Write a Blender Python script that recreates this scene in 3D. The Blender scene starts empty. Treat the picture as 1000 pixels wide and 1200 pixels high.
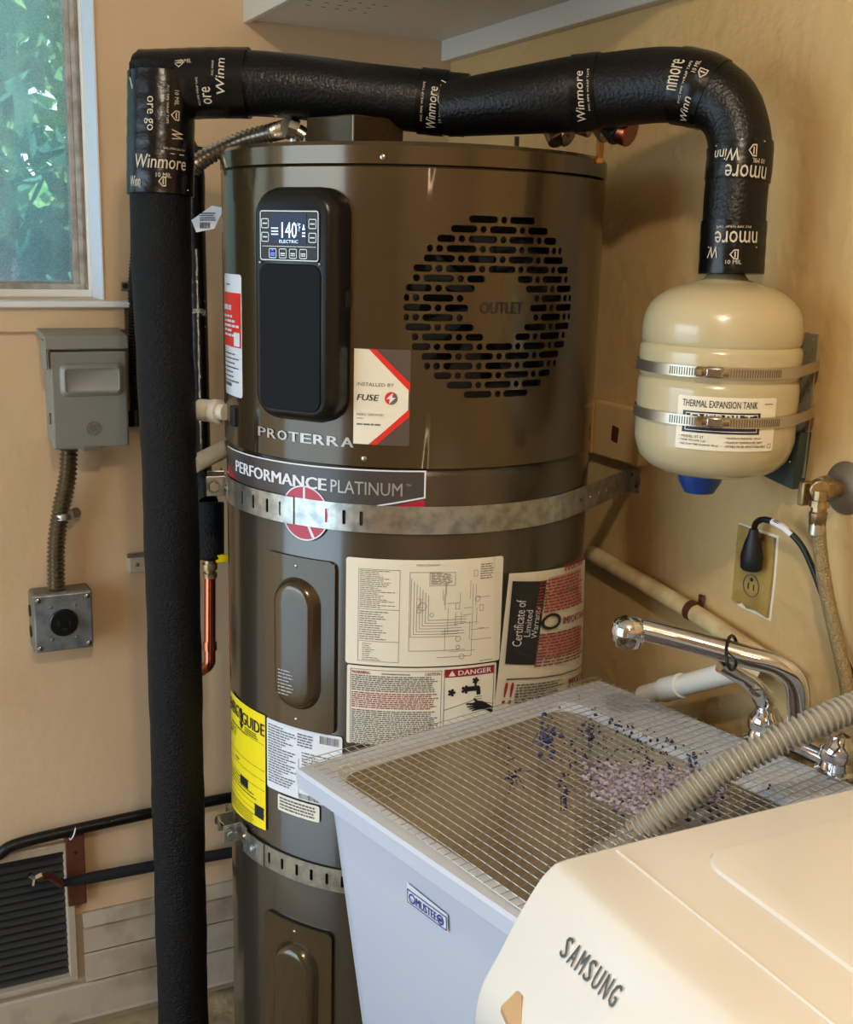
import bpy, bmesh, math, random
from mathutils import Vector, Matrix
from mathutils.geometry import tessellate_polygon
random.seed(7)
SC = bpy.context.scene
COL = SC.collection
pi = math.pi
# ------------------------------------------------------------------ camera
FPX = 1369.0
CX = Vector((0.89935, -0.43659, 0.02437)).normalized()
CF = Vector((0.43096, 0.87447, -0.22281)).normalized()
CX = (CX - CF*CX.dot(CF)).normalized()
CD = CF.cross(CX)                      # image-down axis
if CD.z > 0: CD = -CD
CC = Vector((0, 0, 1.59))
cam = bpy.data.objects.new('camera', bpy.data.cameras.new('camera'))
COL.objects.link(cam)
up = -CD
cam.matrix_world = Matrix(((CX.x, up.x, -CF.x, CC.x), (CX.y, up.y, -CF.y, CC.y), (CX.z, up.z, -CF.z, CC.z), (0, 0, 0, 1)))
cam.data.sensor_fit = 'HORIZONTAL'; cam.data.sensor_width = 36
cam.data.lens = FPX/1000*36; cam.data.clip_start = .02
SC.camera = cam
# ------------------------------------------------------------------ world, lights, exposure
SC.view_settings.view_transform = 'Standard'; SC.view_settings.look = 'None'
SC.view_settings.exposure = -0.06; SC.view_settings.gamma = 1; SC.view_settings.use_curve_mapping = False
W_ = bpy.data.worlds.new('world'); SC.world = W_; W_.use_nodes = True
nt = W_.node_tree
sky = nt.nodes.new('ShaderNodeTexSky'); sky.sky_type = 'NISHITA'; sky.sun_disc = False
sky.sun_elevation = math.radians(48); sky.sun_rotation = math.radians(200)
bgn = nt.nodes['Background']; bgn.inputs[1].default_value = 0.6
nt.links.new(sky.outputs[0], bgn.inputs[0])
def area(name, loc, target, sx, sy, power, colr, spread=180):
    l = bpy.data.lights.new(name, 'AREA'); l.shape = 'RECTANGLE'; l.size = sx; l.size_y = sy
    l.energy = power; l.color = colr; l.spread = math.radians(spread)
    o = bpy.data.objects.new(name, l); COL.objects.link(o); o.location = loc
    o.rotation_euler = (Vector(target)-Vector(loc)).to_track_quat('-Z', 'Y').to_euler()
    return o
# daylight coming through the open doorway in the left wall
area('doorway_daylight', (-1.66, 1.22, 1.10), (0.5, 1.22, 1.0), 1.7, 2.0, 35, (.52, .76, 1.0))
# sun from over the roof, added to brighten the garden leaves outside
sn = bpy.data.lights.new('sun', 'SUN'); sn.energy = 10; sn.angle = .01; sn.color = (1, .97, .9)
so = bpy.data.objects.new('sun', sn); COL.objects.link(so); so.rotation_euler = Vector((.12, .42, -.9)).to_track_quat('-Z', 'Y').to_euler()
# warm ceiling bulb (its globe fixture is built further down)
BULB = Vector((.12, .12, 2.34))
pl = bpy.data.lights.new('ceiling_bulb', 'POINT'); pl.energy = 46; pl.color = (1.0, .85, .65); pl.shadow_soft_size = .045
po = bpy.data.objects.new('ceiling_bulb', pl); COL.objects.link(po); po.location = BULB
# weak warm fill added behind the camera, not a bulb of the room
pl2 = bpy.data.lights.new('warm_fill', 'POINT'); pl2.energy = 4; pl2.color = (1.0, .83, .6); pl2.shadow_soft_size = .06
po2 = bpy.data.objects.new('warm_fill', pl2); COL.objects.link(po2); po2.location = (-.35, -.7, 2.25)

# ------------------------------------------------------------------ pixel -> place (1000 x 1200 frame)
def ray(u, v): return CF + CX*((u-500)/FPX) + CD*((v-600)/FPX)
def atx(u, v, X): k = ray(u, v); return CC + k*(X/k.x)
def aty(u, v, Y): k = ray(u, v); return CC + k*(Y/k.y)
def atz(u, v, Z): k = ray(u, v); return CC + k*((Z-CC.z)/k.z)
def atd(u, v, D): return CC + ray(u, v)*D
BW = 2.2; RW = 1.113                                  # back wall, right wall
HC = Vector((.769, 1.631, 0)); HR = .2825             # water heater axis and radius
N0 = Vector((-HC.x, -HC.y, 0)).normalized(); T0 = Vector((-N0.y, N0.x, 0))
def hit(u, v, r=HR):
    k = ray(u, v); a = k.x**2+k.y**2; b = -(k.x*HC.x+k.y*HC.y); c = HC.x**2+HC.y**2-r*r
    t = (-b-math.sqrt(max(0, b*b-a*c)))/a
    P = CC+k*t; q = P-HC
    return math.atan2(q.dot(T0), q.dot(N0))*HR, P.z
def cyl(u, v, w):                                    # heater surface: arc length, height, stand-off
    th = u/HR; return HC + (N0*math.cos(th)+T0*math.sin(th))*(HR+w) + Vector((0, 0, v))
def wallR(y0, z0): return lambda u, v, w: Vector((RW-w, y0-u, z0+v))
def wallB(x0, z0, y=BW): return lambda u, v, w: Vector((x0+u, y-w, z0+v))
def frame(o, ex, ey, ez=None):
    o, ex, ey = Vector(o), Vector(ex).normalized(), Vector(ey).normalized()
    ez = ez or ex.cross(ey)
    return lambda u, v, w: o+ex*u+ey*v+ez*w
def quadS(pts, r=HR+.0, lift=0):                      # bilinear patch on the heater from four pixels TL TR BR BL
    h = [hit(*p, r) for p in pts]
    def S(u, v, w):                                    # u 0..1 right, v 0..1 up
        a = h[3][0]*(1-u)+h[2][0]*u; b = h[0][0]*(1-u)+h[1][0]*u
        c = h[3][1]*(1-u)+h[2][1]*u; d = h[0][1]*(1-u)+h[1][1]*u
        return cyl(a*(1-v)+b*v, c*(1-v)+d*v, w+lift+(r-HR))
    return S
# ------------------------------------------------------------------ materials
def lin(c):
    c = [x/255 for x in c]
    return tuple((x/12.92 if x <= .04045 else ((x+.055)/1.055)**2.4) for x in c)+(1,)
def mat(name, c, rough=.5, metal=0, coat=0, bump=0, bscale=60, var=0, vscale=8, c2=None, spec=.5, alpha=None, trans=0, emit=None, es=1, detail=4, vlo=.4, vhi=.65, brough=.5):
    m = bpy.data.materials.new(name); m.use_nodes = True
    n = m.node_tree; b = n.nodes['Principled BSDF']; L = n.links.new
    b.inputs['Base Color'].default_value = lin(c); b.inputs['Roughness'].default_value = rough
    b.inputs['Metallic'].default_value = metal; b.inputs['Coat Weight'].default_value = coat
    b.inputs['Coat Roughness'].default_value = .1
    b.inputs['Specular IOR Level'].default_value = spec; b.inputs['Transmission Weight'].default_value = trans
    if alpha is not None: b.inputs['Alpha'].default_value = alpha
    if emit: b.inputs['Emission Color'].default_value = lin(emit); b.inputs['Emission Strength'].default_value = es
    tc = n.nodes.new('ShaderNodeTexCoord')
    if c2 or var:
        t = n.nodes.new('ShaderNodeTexNoise'); t.inputs['Scale'].default_value = vscale; t.inputs['Detail'].default_value = detail
        L(tc.outputs['Object'], t.inputs['Vector'])
        r = n.nodes.new('ShaderNodeValToRGB'); r.color_ramp.elements[0].position = vlo; r.color_ramp.elements[1].position = vhi
        r.color_ramp.elements[0].color = lin(c)
        r.color_ramp.elements[1].color = lin(c2) if c2 else lin([min(255, x*(1+var)) for x in c])
        L(t.outputs['Fac'], r.inputs['Fac']); L(r.outputs['Color'], b.inputs['Base Color'])
    if bump:
        t = n.nodes.new('ShaderNodeTexNoise'); t.inputs['Scale'].default_value = bscale; t.inputs['Detail'].default_value = 3
        t.inputs['Roughness'].default_value = brough
        L(tc.outputs['Object'], t.inputs['Vector'])
        k = n.nodes.new('ShaderNodeBump'); k.inputs['Strength'].default_value = min(1, bump); k.inputs['Distance'].default_value = .004*max(1, bump)
        L(t.outputs['Fac'], k.inputs['Height']); L(k.outputs['Normal'], b.inputs['Normal'])
    return m
M = {}
M['wallB'] = mat('painted_plaster', (212, 182, 145), .55, bump=.45, bscale=22, c2=(202, 170, 131), vscale=2)
M['wallR'] = mat('textured_plaster', (202, 170, 117), .40, bump=1, bscale=34, c2=(196, 163, 108), vscale=3)
M['ceil'] = mat('ceiling_paint', (215, 205, 185), .8)
M['floor'] = mat('concrete_floor', (170, 146, 104), .85, bump=.9, bscale=40, c2=(120, 98, 66), vscale=14)
M['trim'] = mat('white_trim', (226, 224, 216), .45, bump=.1, bscale=40)
M['jamb'] = mat('window_jamb_paint', (225, 230, 238), .5)
M['alu'] = mat('window_frame', (176, 168, 158), .5, c2=(140, 128, 114), vscale=30)
M['siding'] = mat('siding_paint', (176, 158, 134), .6, bump=.5, bscale=30, c2=(120, 102, 80), vscale=9, vlo=.5, vhi=.8)
M['shelf'] = mat('shelf_paint', (206, 200, 186), .5, bump=.2, bscale=30)
M['foam'] = mat('black_foam', (6, 6, 7), .5, bump=.9, bscale=300, brough=.6, spec=.22)
M['foam2'] = mat('black_rubber_foam', (6, 7, 6), .34, bump=.3, bscale=240, spec=.32)
M['tape'] = mat('black_vinyl_tape', (6, 6, 6), .26, spec=.35, bump=.25, bscale=60)
M['tapeprint'] = mat('tape_print', (190, 178, 158), .5)
M['shell'] = mat('grey_brown_enamel', (74, 60, 38), .2, metal=.45, coat=.5)
M['shell2'] = mat('grey_enamel_lower', (64, 56, 43), .26, metal=.4, coat=.5)
M['dark'] = mat('dark_cavity', (10, 10, 10), .8)
M['blackpl'] = mat('black_plastic', (8, 9, 9), .3, spec=.4)
M['blackpl2'] = mat('black_satin_panel', (8, 10, 10), .55, spec=.12)
M['blackgl'] = mat('black_gloss', (6, 7, 10), .2, spec=.2)
M['lcd'] = mat('lcd_glow', (12, 15, 30), .3, emit=(30, 36, 78), es=.6, spec=.2)
M['lcdtx'] = mat('lcd_digits', (200, 225, 255), .4, emit=(175, 215, 255), es=1.3)
M['led'] = mat('blue_led', (60, 90, 255), .4, emit=(70, 95, 255), es=2.2)
M['silver'] = mat('silver_print', (176, 172, 166), .35, metal=.5)
M['zinc'] = mat('zinc_strap', (190, 188, 176), .3, metal=.9, c2=(152, 154, 150), vscale=60)
M['steel'] = mat('steel', (176, 170, 160), .25, metal=1)
M['steelband'] = mat('clamp_steel', (190, 180, 160), .3, metal=.9)
M['flex'] = mat('flexible_conduit', (190, 186, 178), .25, metal=.9)
M['chrome'] = mat('chrome', (220, 220, 222), .05, metal=1)
M['brass'] = mat('brass', (176, 150, 108), .35, metal=.85, c2=(130, 108, 78), vscale=50)
M['copper'] = mat('copper', (160, 86, 60), .24, metal=1)
M['rust'] = mat('brown_metal', (84, 46, 30), .5, metal=.2)
M['paper'] = mat('label_paper', (232, 224, 202), .35)
M['white'] = mat('white_label', (226, 226, 228), .35)
M['ink'] = mat('black_ink', (20, 19, 20), .5)
M['ink2'] = mat('grey_ink', (96, 92, 88), .5)
M['red'] = mat('red_ink', (150, 30, 34), .4)
M['redtx'] = mat('faded_red_ink', (140, 56, 54), .5)
M['pink'] = mat('pink_print', (214, 150, 132), .5)
M['bright'] = mat('bright_red', (222, 42, 30), .4)
M['rheemred'] = mat('crimson', (176, 22, 52), .3)
M['clear'] = mat('charcoal_sticker', (84, 74, 66), .3)
M['yellow'] = mat('yellow_label', (250, 222, 20), .4)
M['tank'] = mat('cream_enamel', (190, 176, 138), .22, coat=.4)
M['blue'] = mat('blue_cap', (20, 60, 130), .35)
M['navy'] = mat('navy_ink', (24, 30, 58), .4)
M['blueink'] = mat('blue_ink', (44, 52, 130), .4)
M['bluelint'] = mat('blue_lint', (64, 68, 112), .95)
M['slat'] = mat('vent_slat', (52, 50, 46), .5)
M['greenblk'] = mat('dark_green_metal', (48, 60, 56), .5)
M['perf'] = mat('galvanised_bracket', (150, 144, 124), .4, metal=.5)
M['box'] = mat('grey_enamel_box', (128, 128, 118), .42, metal=.1)
M['plate'] = mat('galvanised_plate', (150, 158, 162), .35, metal=.7, c2=(118, 124, 128), vscale=40)
M['galv'] = mat('galvanised_box', (116, 108, 92), .5, metal=.4)
M['pvc'] = mat('white_pvc', (232, 226, 212), .4)
M['pvcwall'] = mat('painted_pipe', (214, 192, 146), .5, c2=(186, 158, 112), vscale=24)
M['outlet'] = mat('ochre_plate', (170, 140, 72), .45, c2=(140, 112, 52), vscale=26)
M['block'] = mat('painted_block', (205, 172, 118), .5, bump=.2)
M['orange'] = mat('amber_wood', (196, 130, 52), .5)
M['wood'] = mat('brown_wood_block', (92, 46, 24), .55, bump=.3, c2=(70, 32, 16), vscale=20)
M['tub'] = mat('white_tub', (200, 205, 216), .35)
M['tubin'] = mat('dim_stained_tub_interior', (176, 162, 138), .5, c2=(138, 122, 98), vscale=7)  # stains, plus the dim light inside the white basin, mixed into the colour
M['wire'] = mat('galvanised_wire', (176, 172, 160), .35, metal=.8)
M['lint'] = mat('lilac_lint', (176, 166, 176), .95, c2=(120, 108, 126), vscale=120)
M['lintd'] = mat('dark_lint_and_holes', (54, 50, 76), .95)  # real lint, and the shade in the holes of the honeycomb patch
M['washer'] = mat('white_enamel', (224, 219, 210), .2, coat=.4)
M['tan'] = mat('recess_shade_tan', (190, 150, 98), .5)
M['chromeletter'] = mat('metallic_letters', (92, 96, 94), .3, metal=.7)
M['hose'] = mat('grey_drain_hose', (166, 158, 142), .4, bump=.1)
M['flexdark'] = mat('bronze_conduit', (128, 116, 94), .3, metal=.9)
M['lightgrey'] = mat('pale_grey_pipe', (196, 194, 184), .45)
M['braid'] = mat('braided_steel', (168, 146, 104), .4, metal=.6, bump=1, bscale=400)
M['black'] = mat('black_rubber', (14, 14, 14), .5)
M['leaf'] = mat('leaf', (70, 150, 96), .5, c2=(150, 200, 120), vscale=9)
M['leaf2'] = mat('dark_leaf', (40, 104, 84), .6, c2=(80, 150, 120), vscale=9)
M['bark'] = mat('bark', (116, 112, 106), .9, bump=1, bscale=30)
M['soil'] = mat('garden_soil', (90, 104, 84), .9, c2=(60, 90, 60), vscale=5)
M['bulb'] = mat('bulb_glass', (255, 230, 190), .3, emit=(255, 205, 140), es=6)
M['film'] = mat('clear_film', (120, 116, 104), .06, alpha=.05)
# dusty window glass: mostly clear, a bit of haze catching the light
g = bpy.data.materials.new('dusty_glass'); g.use_nodes = True; n = g.node_tree; n.nodes.clear()
out = n.nodes.new('ShaderNodeOutputMaterial'); mx = n.nodes.new('ShaderNodeMixShader'); tr = n.nodes.new('ShaderNodeBsdfTransparent')
tl = n.nodes.new('ShaderNodeBsdfTranslucent'); tl.inputs[0].default_value = (.80, .93, .97, 1); mx.inputs[0].default_value = .4
gl = n.nodes.new('ShaderNodeBsdfGlossy'); gl.inputs['Roughness'].default_value = .05; mx2 = n.nodes.new('ShaderNodeMixShader'); mx2.inputs[0].default_value = .06
nz = n.nodes.new('ShaderNodeTexNoise'); nz.inputs['Scale'].default_value = 500; tcg = n.nodes.new('ShaderNodeTexCoord')
mr = n.nodes.new('ShaderNodeMapRange'); mr.inputs[1].default_value = .3; mr.inputs[2].default_value = .7; mr.inputs[3].default_value = .24; mr.inputs[4].default_value = .5
n.links.new(tcg.outputs['Object'], nz.inputs['Vector']); n.links.new(nz.outputs['Fac'], mr.inputs[0]); n.links.new(mr.outputs[0], mx.inputs[0])
n.links.new(tr.outputs[0], mx.inputs[1]); n.links.new(tl.outputs[0], mx.inputs[2]); n.links.new(mx.outputs[0], mx2.inputs[1]); n.links.new(gl.outputs[0], mx2.inputs[2]); n.links.new(mx2.outputs[0], out.inputs[0])
M['glass'] = g
# ------------------------------------------------------------------ builders
def obj(name, bm, m, parent=None, smooth=35, bevel=0, seg=2, solid=0, loc=None, recalc=True):
    if recalc: bmesh.ops.recalc_face_normals(bm, faces=bm.faces)
    me = bpy.data.meshes.new(name); bm.to_mesh(me); bm.free()
    me.materials.append(M[m] if isinstance(m, str) else m)
    if smooth:
        for p in me.polygons: p.use_smooth = True
        me.set_sharp_from_angle(angle=math.radians(smooth))
    o = bpy.data.objects.new(name, me); COL.objects.link(o)
    if parent: 
        o.parent = parent
        o.matrix_parent_inverse = world_of(parent).inverted()
    if solid:
        s = o.modifiers.new('solid', 'SOLIDIFY'); s.thickness = solid; s.offset = 0
    if bevel:
        b = o.modifiers.new('bevel', 'BEVEL'); b.width = bevel; b.segments = seg; b.limit_method = 'ANGLE'; b.angle_limit = math.radians(40)
    return o
def world_of(o):
    m = Matrix.LocRotScale(o.location, o.rotation_euler, o.scale)
    if o.parent: m = world_of(o.parent) @ o.matrix_parent_inverse @ m
    return m
def thing(name, label, cat, loc, group=None):
    o = bpy.data.objects.new(name, None); COL.objects.link(o); o.location = loc; o.empty_display_size = .05
    return tag(o, label, cat, group)
def tag(o, label, cat=None, group=None, kind=None):
    if label: o['label'] = label
    if cat: o['category'] = cat
    if group: o['group'] = group
    if kind: o['kind'] = kind
    return o
def struct(name, bm, m, label=None, **k):
    o = obj(name, bm, m, **k); o['kind'] = 'structure'
    if label: o['label'] = label
    return o
def B(): return bmesh.new()
def box(bm, c, d, S=None):                            # c centre, d full size, optional frame
    c, d = Vector(c), Vector(d)/2; vs = []
    for x in (-1, 1):
        for y in (-1, 1):
            for z in (-1, 1):
                p = c+Vector((x*d.x, y*d.y, z*d.z)); vs.append(bm.verts.new(S(*p) if S else p))
    for f in ((0, 1, 3, 2), (4, 6, 7, 5), (0, 4, 5, 1), (2, 3, 7, 6), (0, 2, 6, 4), (1, 5, 7, 3)): bm.faces.new([vs[i] for i in f])
    return bm
def bx(x0, x1, y0, y1, z0, z1, bm=None): return box(bm or B(), ((x0+x1)/2, (y0+y1)/2, (z0+z1)/2), (x1-x0, y1-y0, z1-z0))
def smoothpath(pts, n=8):
    pts = [Vector(p) for p in pts]; P = [pts[0]*2-pts[1]]+pts+[pts[-1]*2-pts[-2]]; out = []
    for i in range(1, len(P)-2):
        a, b, c, d = P[i-1:i+3]
        for k in range(n):
            t = k/n; out.append(.5*((2*b)+(c-a)*t+(2*a-5*b+4*c-d)*t*t+(3*b-a-3*c+d)*t**3))
    out.append(pts[-1]); return out
def resample(pts, step):
    out = [pts[0]]; acc = 0
    for a, b in zip(pts, pts[1:]):
        L = (b-a).length; t = step-acc
        while t <= L: out.append(a.lerp(b, t/L)); t += step
        acc = L-(t-step)
    if (out[-1]-pts[-1]).length > step*.3: out.append(pts[-1])
    return out
def frames(pts):
    T = [(pts[min(i+1, len(pts)-1)]-pts[max(i-1, 0)]).normalized() for i in range(len(pts))]
    a = Vector((0, 0, 1)) if abs(T[0].z) < .9 else Vector((1, 0, 0))
    Nn = (a-T[0]*a.dot(T[0])).normalized(); out = []
    for t in T:
        Nn = (Nn-t*Nn.dot(t)).normalized(); out.append((t, Nn, t.cross(Nn)))
    return out
def tube(bm, pts, r, seg=16, caps=True):
    pts = [Vector(p) for p in pts]; fr = frames(pts); rings = []; s = 0
    for i, (p, (t, a, b)) in enumerate(zip(pts, fr)):
        if i: s += (p-pts[i-1]).length
        rr = r(s) if callable(r) else (r[i] if isinstance(r, (list, tuple)) else r)
        rings.append([bm.verts.new(p+(a*math.cos(2*pi*k/seg)+b*math.sin(2*pi*k/seg))*rr) for k in range(seg)])
    for A, Bq in zip(rings, rings[1:]):
        for k in range(seg): bm.faces.new((A[k], A[(k+1) % seg], Bq[(k+1) % seg], Bq[k]))
    if caps: bm.faces.new(rings[0][::-1]); bm.faces.new(rings[-1])
    return bm
def rod(bm, a, b, r, seg=16, r2=None):
    return tube(bm, [Vector(a), Vector(b)], [r, r2 if r2 is not None else r], seg)
def lathe(bm, o, axis, prof, seg=48):                 # prof [(h, r)] along the axis
    o, axis = Vector(o), Vector(axis).normalized()
    a = Vector((0, 0, 1)) if abs(axis.z) < .9 else Vector((1, 0, 0)); a = (a-axis*a.dot(axis)).normalized(); b = axis.cross(a); rings = []
    for h, r in prof: rings.append([bm.verts.new(o+axis*h+(a*math.cos(2*pi*k/seg)+b*math.sin(2*pi*k/seg))*max(r, 1e-5)) for k in range(seg)])
    for A, Bq in zip(rings, rings[1:]):
        for k in range(seg): bm.faces.new((A[k], A[(k+1) % seg], Bq[(k+1) % seg], Bq[k]))
    bm.faces.new(rings[0][::-1]); bm.faces.new(rings[-1]); return bm
def shape(bm, loops, S, w=0, du=.02, thick=0):        # polygon (with holes) mapped on a surface; loops hold (u, v)
    t = B(); flat = [p for l in loops for p in l]
    vs = [t.verts.new((p[0], p[1], 0)) for p in flat]
    for tri in tessellate_polygon([[Vector((p[0], p[1], 0)) for p in l] for l in loops]):
        try: t.faces.new([vs[i] for i in tri])
        except ValueError: pass
    if du:
        u0 = min(p[0] for p in flat); u1 = max(p[0] for p in flat); k = math.floor(u0/du)+1
        while k*du < u1:
            bmesh.ops.bisect_plane(t, geom=t.verts[:]+t.edges[:]+t.faces[:], plane_co=(k*du, 0, 0), plane_no=(1, 0, 0)); k += 1
    if thick:
        r = bmesh.ops.extrude_face_region(t, geom=t.faces[:])
        for v in r['geom']:
            if isinstance(v, bmesh.types.BMVert): v.co.z = -thick
    mp = {v: bm.verts.new(S(v.co.x, v.co.y, w+v.co.z)) for v in t.verts}
    for f in t.faces: 
        try: bm.faces.new([mp[v] for v in f.verts])
        except ValueError: pass
    t.free(); return bm
def rrect(u0, u1, v0, v1, r=0, n=4):
    if r <= 0: return [(u0, v0), (u1, v0), (u1, v1), (u0, v1)]
    out = []
    for cx, cy, a in ((u1-r, v0+r, -90), (u1-r, v1-r, 0), (u0+r, v1-r, 90), (u0+r, v0+r, 180)):
        for k in range(n+1):
            t = math.radians(a+90*k/n); out.append((cx+r*math.cos(t), cy+r*math.sin(t)))
    return out
def circ(u, v, r, n=20, r2=None): return [(u+r*math.cos(2*pi*k/n), v+(r2 or r)*math.sin(2*pi*k/n)) for k in range(n)]
def sh(name, loops, S, m, parent, w=.0006, du=.02, thick=0, **k):
    return obj(name, shape(B(), loops, S, w, du, thick), m, parent, recalc=bool(thick), **k)
def ring(u, v, r, t, n=32): return [circ(u, v, r, n), circ(u, v, r-t, n)]
def text(bm, s, S, u0, u1, v0, v1, w=.001, bold=0, rot=0, shear=0, keep=False):  # text fitted to the box
    if bold:                                             # heavier strokes: the same word again, shifted a hair
        d = abs(bold)*1.6*min(abs(u1-u0)/max(1, len(s))*1.4, abs(v1-v0)*1.2)*(1 if rot in (0, 180) else 0); e = abs(bold)*1.6*abs(u1-u0)*.8*(0 if rot in (0, 180) else 1)
        text(bm, s, S, u0+d, u1+d, v0+e, v1+e, w+.00006, 0, rot, shear); text(bm, s, S, u0-d, u1-d, v0-e, v1-e, w+.00003, 0, rot, shear)
    cu = bpy.data.curves.new('t', 'FONT'); cu.body = s; cu.resolution_u = 2; cu.shear = shear
    o = bpy.data.objects.new('t', cu); me = bpy.data.meshes.new_from_object(o)
    xs = [v.co.x for v in me.vertices]; ys = [v.co.y for v in me.vertices]
    if xs:
        a, b, c, d = min(xs), max(xs), min(ys), max(ys); vs = []
        for v in me.vertices:
            x = (v.co.x-a)/(b-a); y = (v.co.y-c)/(d-c)
            if rot == 90: x, y = 1-y, x
            if rot == 180: x, y = 1-x, 1-y
            if rot == 270: x, y = y, 1-x
            vs.append(bm.verts.new(S(u0+(u1-u0)*x, v0+(v1-v0)*y, w)))
        for p in me.polygons:
            try: bm.faces.new([vs[i] for i in p.vertices])
            except ValueError: pass
    bpy.data.objects.remove(o); bpy.data.curves.remove(cu); bpy.data.meshes.remove(me); return bm
def bar(bm, S, u0, u1, v0, v1, w=.001):
    n = 1 if abs(u1-u0) < .02 else 4
    for i in range(n):
        a, b = u0+(u1-u0)*i/n, u0+(u1-u0)*(i+1)/n
        bm.faces.new([bm.verts.new(S(*p, w)) for p in ((a, v0), (b, v0), (b, v1), (a, v1))])
def lines(bm, S, u0, u1, v0, v1, n, seed=1, w=.001, fill=.5, full=.8, word=.06):   # illegible small print
    rnd = random.Random(seed); U = u1-u0; V = (v1-v0)/n
    for i in range(n):
        y = v1-(i+.5)*V; x = u0; end = u0+U*(full+(1-full)*rnd.random())
        while x < end:
            L = U*word*(.4+rnd.random()*1.3); e = min(x+L, end)
            bar(bm, S, x, e, y-V*fill/2, y+V*fill/2, w); x = e+U*word*.22
    return bm
def frame_loops(u0, u1, v0, v1, t, r=0): return [rrect(u0, u1, v0, v1, r), rrect(u0+t, u1-t, v0+t, v1-t, max(0, r-t))]
def put(name, bm, m, parent, **k):
    o = obj(name, bm, m, parent, smooth=0, recalc=False, **k)
    if any(x in name for x in ('print', 'text', 'lettering', 'picture')): o['kind'] = 'stuff'      # words and line work too small to pick apart
    return o
def screw(name, P, nrm, r, m, parent, h=.002):
    bm = lathe(B(), P, nrm, [(-.001, r*.9), (0, r), (h*.6, r*.85), (h, r*.45), (h*1.02, 0)], 14); return obj(name, bm, m, parent)
def cstrip(bm, u0, u1, v0, v1, holes, S, w=0, thick=.001, du=.015):    # band with holes; holes = [(uc, polygon)]
    holes = sorted(holes, key=lambda h: h[0]); c = [u0]+[(a[0]+b[0])/2 for a, b in zip(holes, holes[1:])]+[u1]
    if not holes: return shape(bm, [rrect(u0, u1, v0, v1)], S, w, du, thick)
    for (uc, pg), a, b in zip(holes, c, c[1:]): shape(bm, [rrect(a, b, v0, v1), pg], S, w, du, thick)
    return bm

# ================================================================== THE SETTING
FX0, FY0, CZ = -1.7, -1.5, 2.45
struct('floor', bx(FX0-.1, RW+.1, FY0-.1, BW+.1, -.1, 0), 'floor', smooth=0)
struct('ceiling', bx(FX0-.1, RW+.1, FY0-.1, BW+.1, CZ, CZ+.1), 'ceil', smooth=0)
struct('wall_right', bx(RW, RW+.1, FY0-.1, BW+.1, 0, CZ), 'wallR', smooth=0)
struct('wall_front', bx(FX0-.1, RW+.1, FY0-.1, FY0, 0, CZ), 'wallB', smooth=0)
# left wall with an open doorway
bm = B(); bx(FX0-.1, FX0, FY0, .32, 0, CZ, bm); bx(FX0-.1, FX0, 2.12, BW+.1, 0, CZ, bm); bx(FX0-.1, FX0, .32, 2.12, 2.12, CZ, bm)
struct('wall_left', bm, 'wallB', smooth=0)
# back wall: opening for the window and for the louvred vent
WX0, WX1, WZ0, WZ1 = -1.1, .418, 1.478, 2.25
VX0, VX1, VZ0, VZ1 = -.12, .300, .125, .405
bm = B(); y0, y1 = BW, BW+.20
bx(FX0-.1, WX0, y0, y1, .255, CZ, bm); bx(WX1, RW+.1, y0, y1, .255, CZ, bm); bx(WX0, WX1, y0, y1, WZ1, CZ, bm)
bx(WX0, VX0, y0, y1, .255, WZ0, bm); bx(VX0, VX1, y0, y1, VZ1, WZ0, bm); bx(VX1, WX1, y0, y1, .255, WZ0, bm)
bm2 = bx(FX0-.1, VX0, y0, y1, 0, .255); bx(VX1, RW+.1, y0, y1, 0, .255, bm2); bx(VX0, VX1, y0, y1, 0, VZ0, bm2)
wb = struct('wall_back', bm, 'wallB', smooth=0)
obj('lower_wall', bm2, 'siding', wb, smooth=0)
for i, (a, b, pr) in enumerate(((.258, .232, .018), (.224, .172, .012), (.166, .108, .016), (.102, .028, .024))):
    for k, (xa, xb) in enumerate(((FX0, VX0-.02), (VX1+.03, RW))) if a > .13 else enumerate(((FX0, .05), (.054, RW))):
        bm = B(); pts = [(BW, b), (BW-pr, b), (BW-pr*.9, b+.006), (BW-pr*.6, a-.004), (BW-pr*.4, a), (BW, a)]
        v0 = [bm.verts.new((xa, p[0], p[1])) for p in pts]; v1 = [bm.verts.new((xb, p[0], p[1])) for p in pts]
        for j in range(6): bm.faces.new((v0[j], v0[(j+1) % 6], v1[(j+1) % 6], v1[j]))
        bm.faces.new(v0); bm.faces.new(v1[::-1]); obj('siding_board', bm, 'siding', wb, smooth=0)
# window: deep reveal, frame, sash, sill, dusty pane
win = struct('window_1', bx(WX0, WX1, y0+.13, y0+.16, WZ0, WZ0+.03), 'alu', 'hazy window with weathered frame, garden leaves outside', smooth=0)
bm = bx(WX1-.003, WX1, BW-.003, BW+.20, WZ0, WZ1); bx(WX0, WX0+.003, BW-.003, BW+.20, WZ0, WZ1, bm); bx(WX0, WX1, BW-.003, BW+.20, WZ1-.003, WZ1, bm)
obj('jamb', bm, 'jamb', win, smooth=0)
xs_ = [aty(u, 336, BW+.10).x for u in (89, 95, 100, 104, 117)]
bm = bx(xs_[3], WX1-.003, BW+.10, BW+.16, WZ0+.005, WZ1-.003); bx(WX0, WX0+.03, BW+.10, BW+.16, WZ0, WZ1, bm); bx(WX0, WX1-.003, BW+.095, BW+.16, WZ0, WZ0+.014, bm); bx(xs_[3], xs_[3]+.006, BW+.094, BW+.10, WZ0+.01, WZ1-.003, bm)
obj('window_frame', bm, 'trim', win, smooth=0, bevel=.002)
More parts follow.
